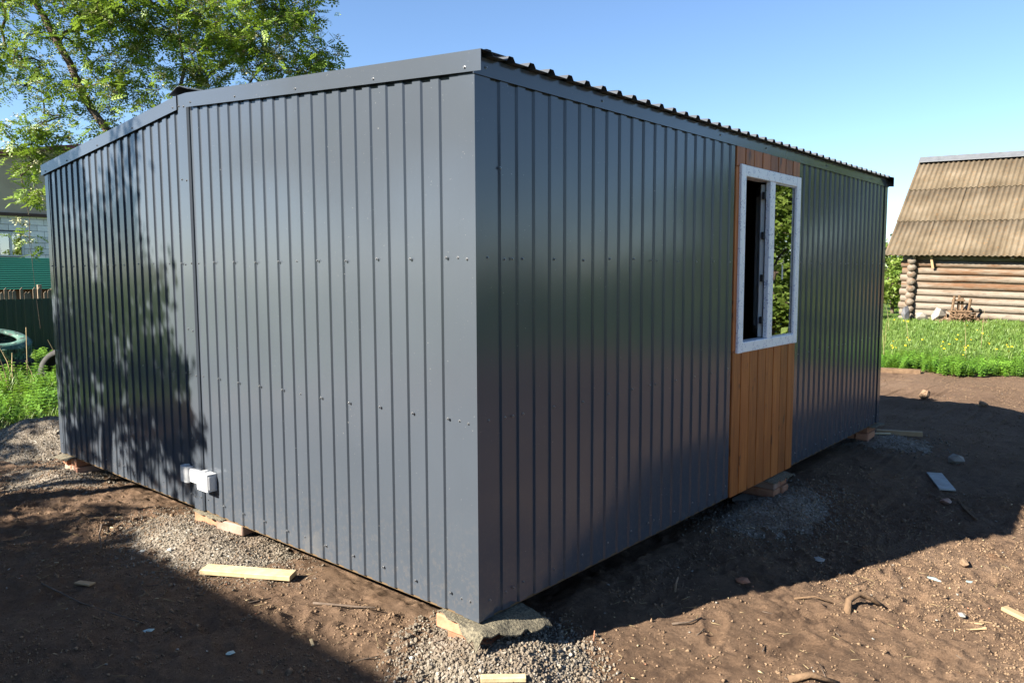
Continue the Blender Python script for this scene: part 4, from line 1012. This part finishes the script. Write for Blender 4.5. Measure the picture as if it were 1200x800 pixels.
rock('pale lump of mortar at the foot of the log wall', -3.75, 23.8, (.22,.15,.2), CONCRETE, 32, 'mortar_lump', 'mortar')
rock('broad pale plaster lump at the foot of the log wall', -3.3, 23.85, (.32,.15,.26), CONCRETE, 33, 'mortar_lump', 'mortar')

# ------------------------------------------------------------------ left background: tyres, fences, green roof, block house
def tyre(label, loc, rot, mat, R=.5, wd=.27, tread=True):
    t = thing('tyre', label, 'tyre', loc, rot)
    prof = [(R*.60, -wd*.36), (R*.63, -wd*.47), (R*.80, -wd*.52), (R*.93, -wd*.47), (R*.985, -wd*.3), (R, 0), (R*.985, wd*.3), (R*.93, wd*.47), (R*.80, wd*.52), (R*.63, wd*.47), (R*.60, wd*.36), (R*.66, wd*.3), (R*.88, wd*.36), (R*.93, 0), (R*.88, -wd*.36), (R*.66, -wd*.3)]
    n = 56; k = len(prof); v = [(r_*math.cos(2*math.pi*i/n), r_*math.sin(2*math.pi*i/n), z) for i in range(n) for r_, z in prof]
    f = [(i*k+j, ((i+1) % n)*k+j, ((i+1) % n)*k+(j+1) % k, i*k+(j+1) % k) for i in range(n) for j in range(k)]
    MB().add(v, f).build('carcass', mat, t, smooth=True)
    b = MB()
    for i in range(36):
        for zc_, ph in ((-wd*.24, 0), (0, .5), (wd*.24, 0)):
            a = 2*math.pi*(i+ph)/36; c, s = math.cos(a), math.sin(a); l = math.pi*R/36*.72; h = wd*.095
            q = []
            for rr_ in (R*.96, R*1.018):
                for sx, sz in ((-1,-1),(1,-1),(1,1),(-1,1)): q.append((rr_*c-sx*l*s, rr_*s+sx*l*c, zc_+sz*h))
            b.add(q, [(4,5,6,7),(0,1,5,4),(1,2,6,5),(2,3,7,6),(3,0,4,7)])
    b.build('tread', mat, t); return t
ty0 = float(g(-11, 1.3))
tyre('dark tyre lying under the green painted tyre', (-11.12, 1.17, ty0+.13), (0,0,0), RUBBER, .5, .25)
tyre('green painted tyre lying on another tyre among weeds', (-11.12, 1.17, ty0+.46), (rad(-3), rad(15), 0), TYREGREEN, .48, .28)
tyre('small dark tyre leaning in the shade near the cabin', (-9.85, 1.62, float(g(-9.75,1.6))+.20), (rad(58), 0, rad(30)), RUBBER, .27, .18)
mb = MB()
so = MB(); n = 24
for i in range(n): so.v.append((.3*math.cos(i*2*math.pi/n), .3*math.sin(i*2*math.pi/n), 0))
so.v.append((0,0,.05)); so.f = [(i, (i+1) % n, n) for i in range(n)]
tag(so.build('planter_soil', CLOD, None, (-11.12, 1.17, ty0+.42)), 'dark dry soil filling the green tyre', 'soil')
# pale stake before the tyre
stick('pale wooden stake standing beside the green tyre', [(-10.62, .98, -.02), (-10.6, .99, .3), (-10.58, 1.0, .55)], .025, PALEPLANK, 'stake', 'stake')
stick('thin pale reed standing before the green tyre', [(-10.2, 1.32, -.02), (-10.2, 1.33, .3), (-10.2, 1.34, .75)], .008, DRY, 'reed', 'reed')
# dark green fence
fen = thing('metal_fence', 'dark green profiled metal fence behind the tyres', 'fence', (-13.1, 2, 0))
def fence_sheet(L, z0, z1):
    b = MB(); us = []; u = 0
    while u < L: us += [(u, .012), (u+.07, .012), (u+.085, 0), (u+.12, 0)]; u += .137
    for th in (0, -.001):
        for uu, n_ in us: b.v += [(n_+th, uu, z0), (n_+th, uu, z1)]
    k = len(us)
    for i in range(k-1): b.f += [(2*i, 2*i+2, 2*i+3, 2*i+1), (2*k+2*i+1, 2*k+2*i+3, 2*k+2*i+2, 2*k+2*i)]
    return fixme(b.mesh('fence_sheet', DARKGREEN))
fs = fence_sheet(1.15, -.2, 1.08)
for k in range(9): link('fence_sheet', fs, fen, (.003*(k % 2), -5+k*1.13, 0))
for k in range(5):
    MB().box((-.07,-.03,-.3), (-.01,.03,1.05)).build('post', DARKGREEN, fen, (0, -4.9+2.4*k, 0))
pk = thing('picket_fence', 'old grey picket fence showing above the dark green metal fence', 'fence', (-15.1, 2.5, 0))
pmesh = [fixme(MB().extrude([(-.028,-.1),(.028,-.1),(.028,h),(0.008,h+.05),(-.028,h+.01)], lambda p: (0,p[0],p[1]), lambda p: (.018,p[0],p[1])).mesh('picket', OLDWOOD)) for h in (1.12,1.16,1.2)]
for k in range(64): link('picket', pmesh[rf.randrange(3)], pk, (0, -3+k*.085+rf.uniform(-.008,.008), 0), (rf.uniform(-.02,.02), 0, 0))
for z in (.4, .95): MB().box((-.04,-3,z), (-.001,2.5,z+.06)).build('rail', OLDWOOD, pk)
for k in range(4): MB().tube([(-.09, -2.8+1.7*k, -.2), (-.09, -2.8+1.7*k, 1.3)], .045, 8).build('post', OLDWOOD, pk)
ls = thing('lean_to', 'low outbuilding with a green ribbed metal roof before the block house', 'outbuilding', (-16.4, 3, 0))
b = MB(); k = 0; us = []
L_ = math.hypot(1.15, .63); u = 0
while u < L_+.01: us += [(u, 0), (u+.05, 0), (u+.06, .022), (u+.085, .022)]; u += .095
for th in (0, -.002):
    for uu, hh in us:
        a = uu/L_; hh += th
        for yy in (-6, 5): b.v.append((.62-1.15*a+hh*.48, yy, 1.21+.63*a+hh*.88))
k = len(us)
for i in range(k-1): b.f += [(2*i, 2*i+2, 2*i+3, 2*i+1), (2*k+2*i+1, 2*k+2*i+3, 2*k+2*i+2, 2*k+2*i)]
b.build('roof', GREEN, ls)
MB().box((-.5,-5.9,-.2), (.1,4.9,1.35)).build('wall', OLDWOOD, ls)
for k in range(6): MB().box((.45,-5.5+2*k,-.2), (.53,-5.42+2*k,1.24)).build('post', OLDWOOD, ls)
# block house
hx = -26.2
house = thing('block_house', 'white block house with brown gable and red roof edge behind the fences', 'house', (hx, 6, 0))
bh, bl_ = .192, .41
bm_me = fixme(MB().cbox((-.1, -bl_/2+.006, -bh/2+.006), (.0, bl_/2-.006, bh/2-.006), .004).mesh('block', BLOCK))
bm_half = fixme(MB().cbox((-.1, -bl_/4+.006, -bh/2+.006), (.0, bl_/4-.006, bh/2-.006), .004).mesh('block', BLOCK))
wy0, wy1, wz0, wz1 = -.57, .17, 2.06, 2.86
MB().box((-6,-3.2,-.2), (-.02,wy0,3.4)).box((-6,wy1,-.2), (-.02,5.2,3.4)).box((-6,wy0,-.2), (-.02,wy1,wz0)).box((-6,wy0,wz1), (-.02,wy1,3.4)).build('wall', MORTAR, house)
for r_ in range(9):
    z = 1.75+r_*bh+bh/2
    if z > 3.4: break
    y = -2.9+(bl_/2 if r_ % 2 else 0)
    while y < 5.0:
        lo, hi = y-bl_/2, y+bl_/2
        if z+bh/2 < wz0 or z-bh/2 > wz1 or hi < wy0+.02 or lo > wy1-.02: link('block', bm_me, house, (.0, y, z))
        elif lo < wy0-.08 and hi > wy0: link('block', bm_half, house, (0, lo+bl_/4, z)) if lo+bl_/2 < wy0+.03 else None
        elif hi > wy1+.08: link('block', bm_half, house, (0, hi-bl_/4, z)) if hi-bl_/2 > wy1-.06 else None
        y += bl_
b = MB()
for a, c in (((-.05,wy0,wz0),(.03,wy0+.06,wz1)), ((-.05,wy1-.06,wz0),(.03,wy1,wz1)), ((-.05,wy0+.06,wz0),(.028,wy1-.06,wz0+.06)), ((-.05,wy0+.06,wz1-.06),(.028,wy1-.06,wz1)), ((-.05,-.23,wz0+.06),(.027,-.17,wz1-.06))): b.cbox(a, c, .004)
wn = b.build('window', PVC, house)
MB().box((-.03,wy0+.05,wz0+.05),(-.025,wy1-.05,wz1-.05)).build('pane', GLASS, wn)
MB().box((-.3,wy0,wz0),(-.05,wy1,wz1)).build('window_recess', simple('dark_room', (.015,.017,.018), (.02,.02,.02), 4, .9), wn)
apex_y, apex_z = 2.6, 5.78
MB().extrude([(-3.3,3.42),(5.3,3.42),(5.3,5.1),(apex_y,apex_z),(-3.3,4.66)], lambda p: (-6,p[0],p[1]), lambda p: (.05,p[0],p[1])).build('gable', GABLE, house)
MB().box((-.02,-3.35,3.36),(.14,5.35,3.46)).build('flashing', BROWNTRIM, house)
for (ya, za, yb, zb) in ((apex_y, apex_z+.02, -3.8, 4.6), (apex_y, apex_z+.02, 5.8, 5.05)):
    MB().add([(-6.3,ya,za),(.35,ya,za),(.35,yb,zb),(-6.3,yb,zb),(-6.3,ya,za+.16),(.35,ya,za+.16),(.35,yb,zb+.16),(-6.3,yb,zb+.16)], [(3,2,1,0),(4,5,6,7),(0,1,5,4),(1,2,6,5),(2,3,7,6),(3,0,4,7)]).build('roof', REDROOF, house)

# the neighbour's house behind the camera: its ridge shades the lower left of the yard
nb = thing('neighbour_house', 'timber house standing behind the yard on the sunny side', 'house', (0, -8.2, -.2))
MB().box((-5.2,-2.2,0), (3.8,2.2,3.1)).build('wall', OLDWOOD, nb)
MB().extrude([(-2.2,3.1),(2.2,3.1),(0,5.5)], lambda p: (-5.15,p[0],p[1]), lambda p: (3.75,p[0],p[1])).build('gable', OLDWOOD, nb)
for sg in (-1, 1):
    MB().add([(-5.5,0,5.58),(4.1,0,5.58),(4.1,sg*2.6,2.72),(-5.5,sg*2.6,2.72),(-5.5,0,5.7),(4.1,0,5.7),(4.1,sg*2.6,2.84),(-5.5,sg*2.6,2.84)], [(3,2,1,0),(4,5,6,7),(0,1,5,4),(1,2,6,5),(2,3,7,6),(3,0,4,7)]).build('roof', SLATE, nb)
for k in range(3):
    wn = MB().box((-4+2.8*k, 2.2, 1.1), (-3+2.8*k, 2.24, 2.3)).build('window', PVC, nb); MB().box((-3.92+2.8*k, 2.241, 1.18), (-3.08+2.8*k, 2.246, 2.22)).build('pane', GLASS, wn)
# red metal gate added out of view for a red streak in the steel
rg = thing('red_reflect_panel', 'red profiled metal gate added out of view for its reflection', 'panel', (3.3, 19.2, -.3), (0,0,rad(-70)))
gs = fixme(MB().box((0,0,.9),(.02,.28,2.1)).mesh('panel_leaf', REDSTEEL))
for k in range(2): link('panel_leaf', gs, rg, (0, k*.3, 0))
for k in range(3): MB().box((-.05,-.05,0),(.0,.02,2.35)).build('post', OLDWOOD, rg, (0, k*.3, 0))
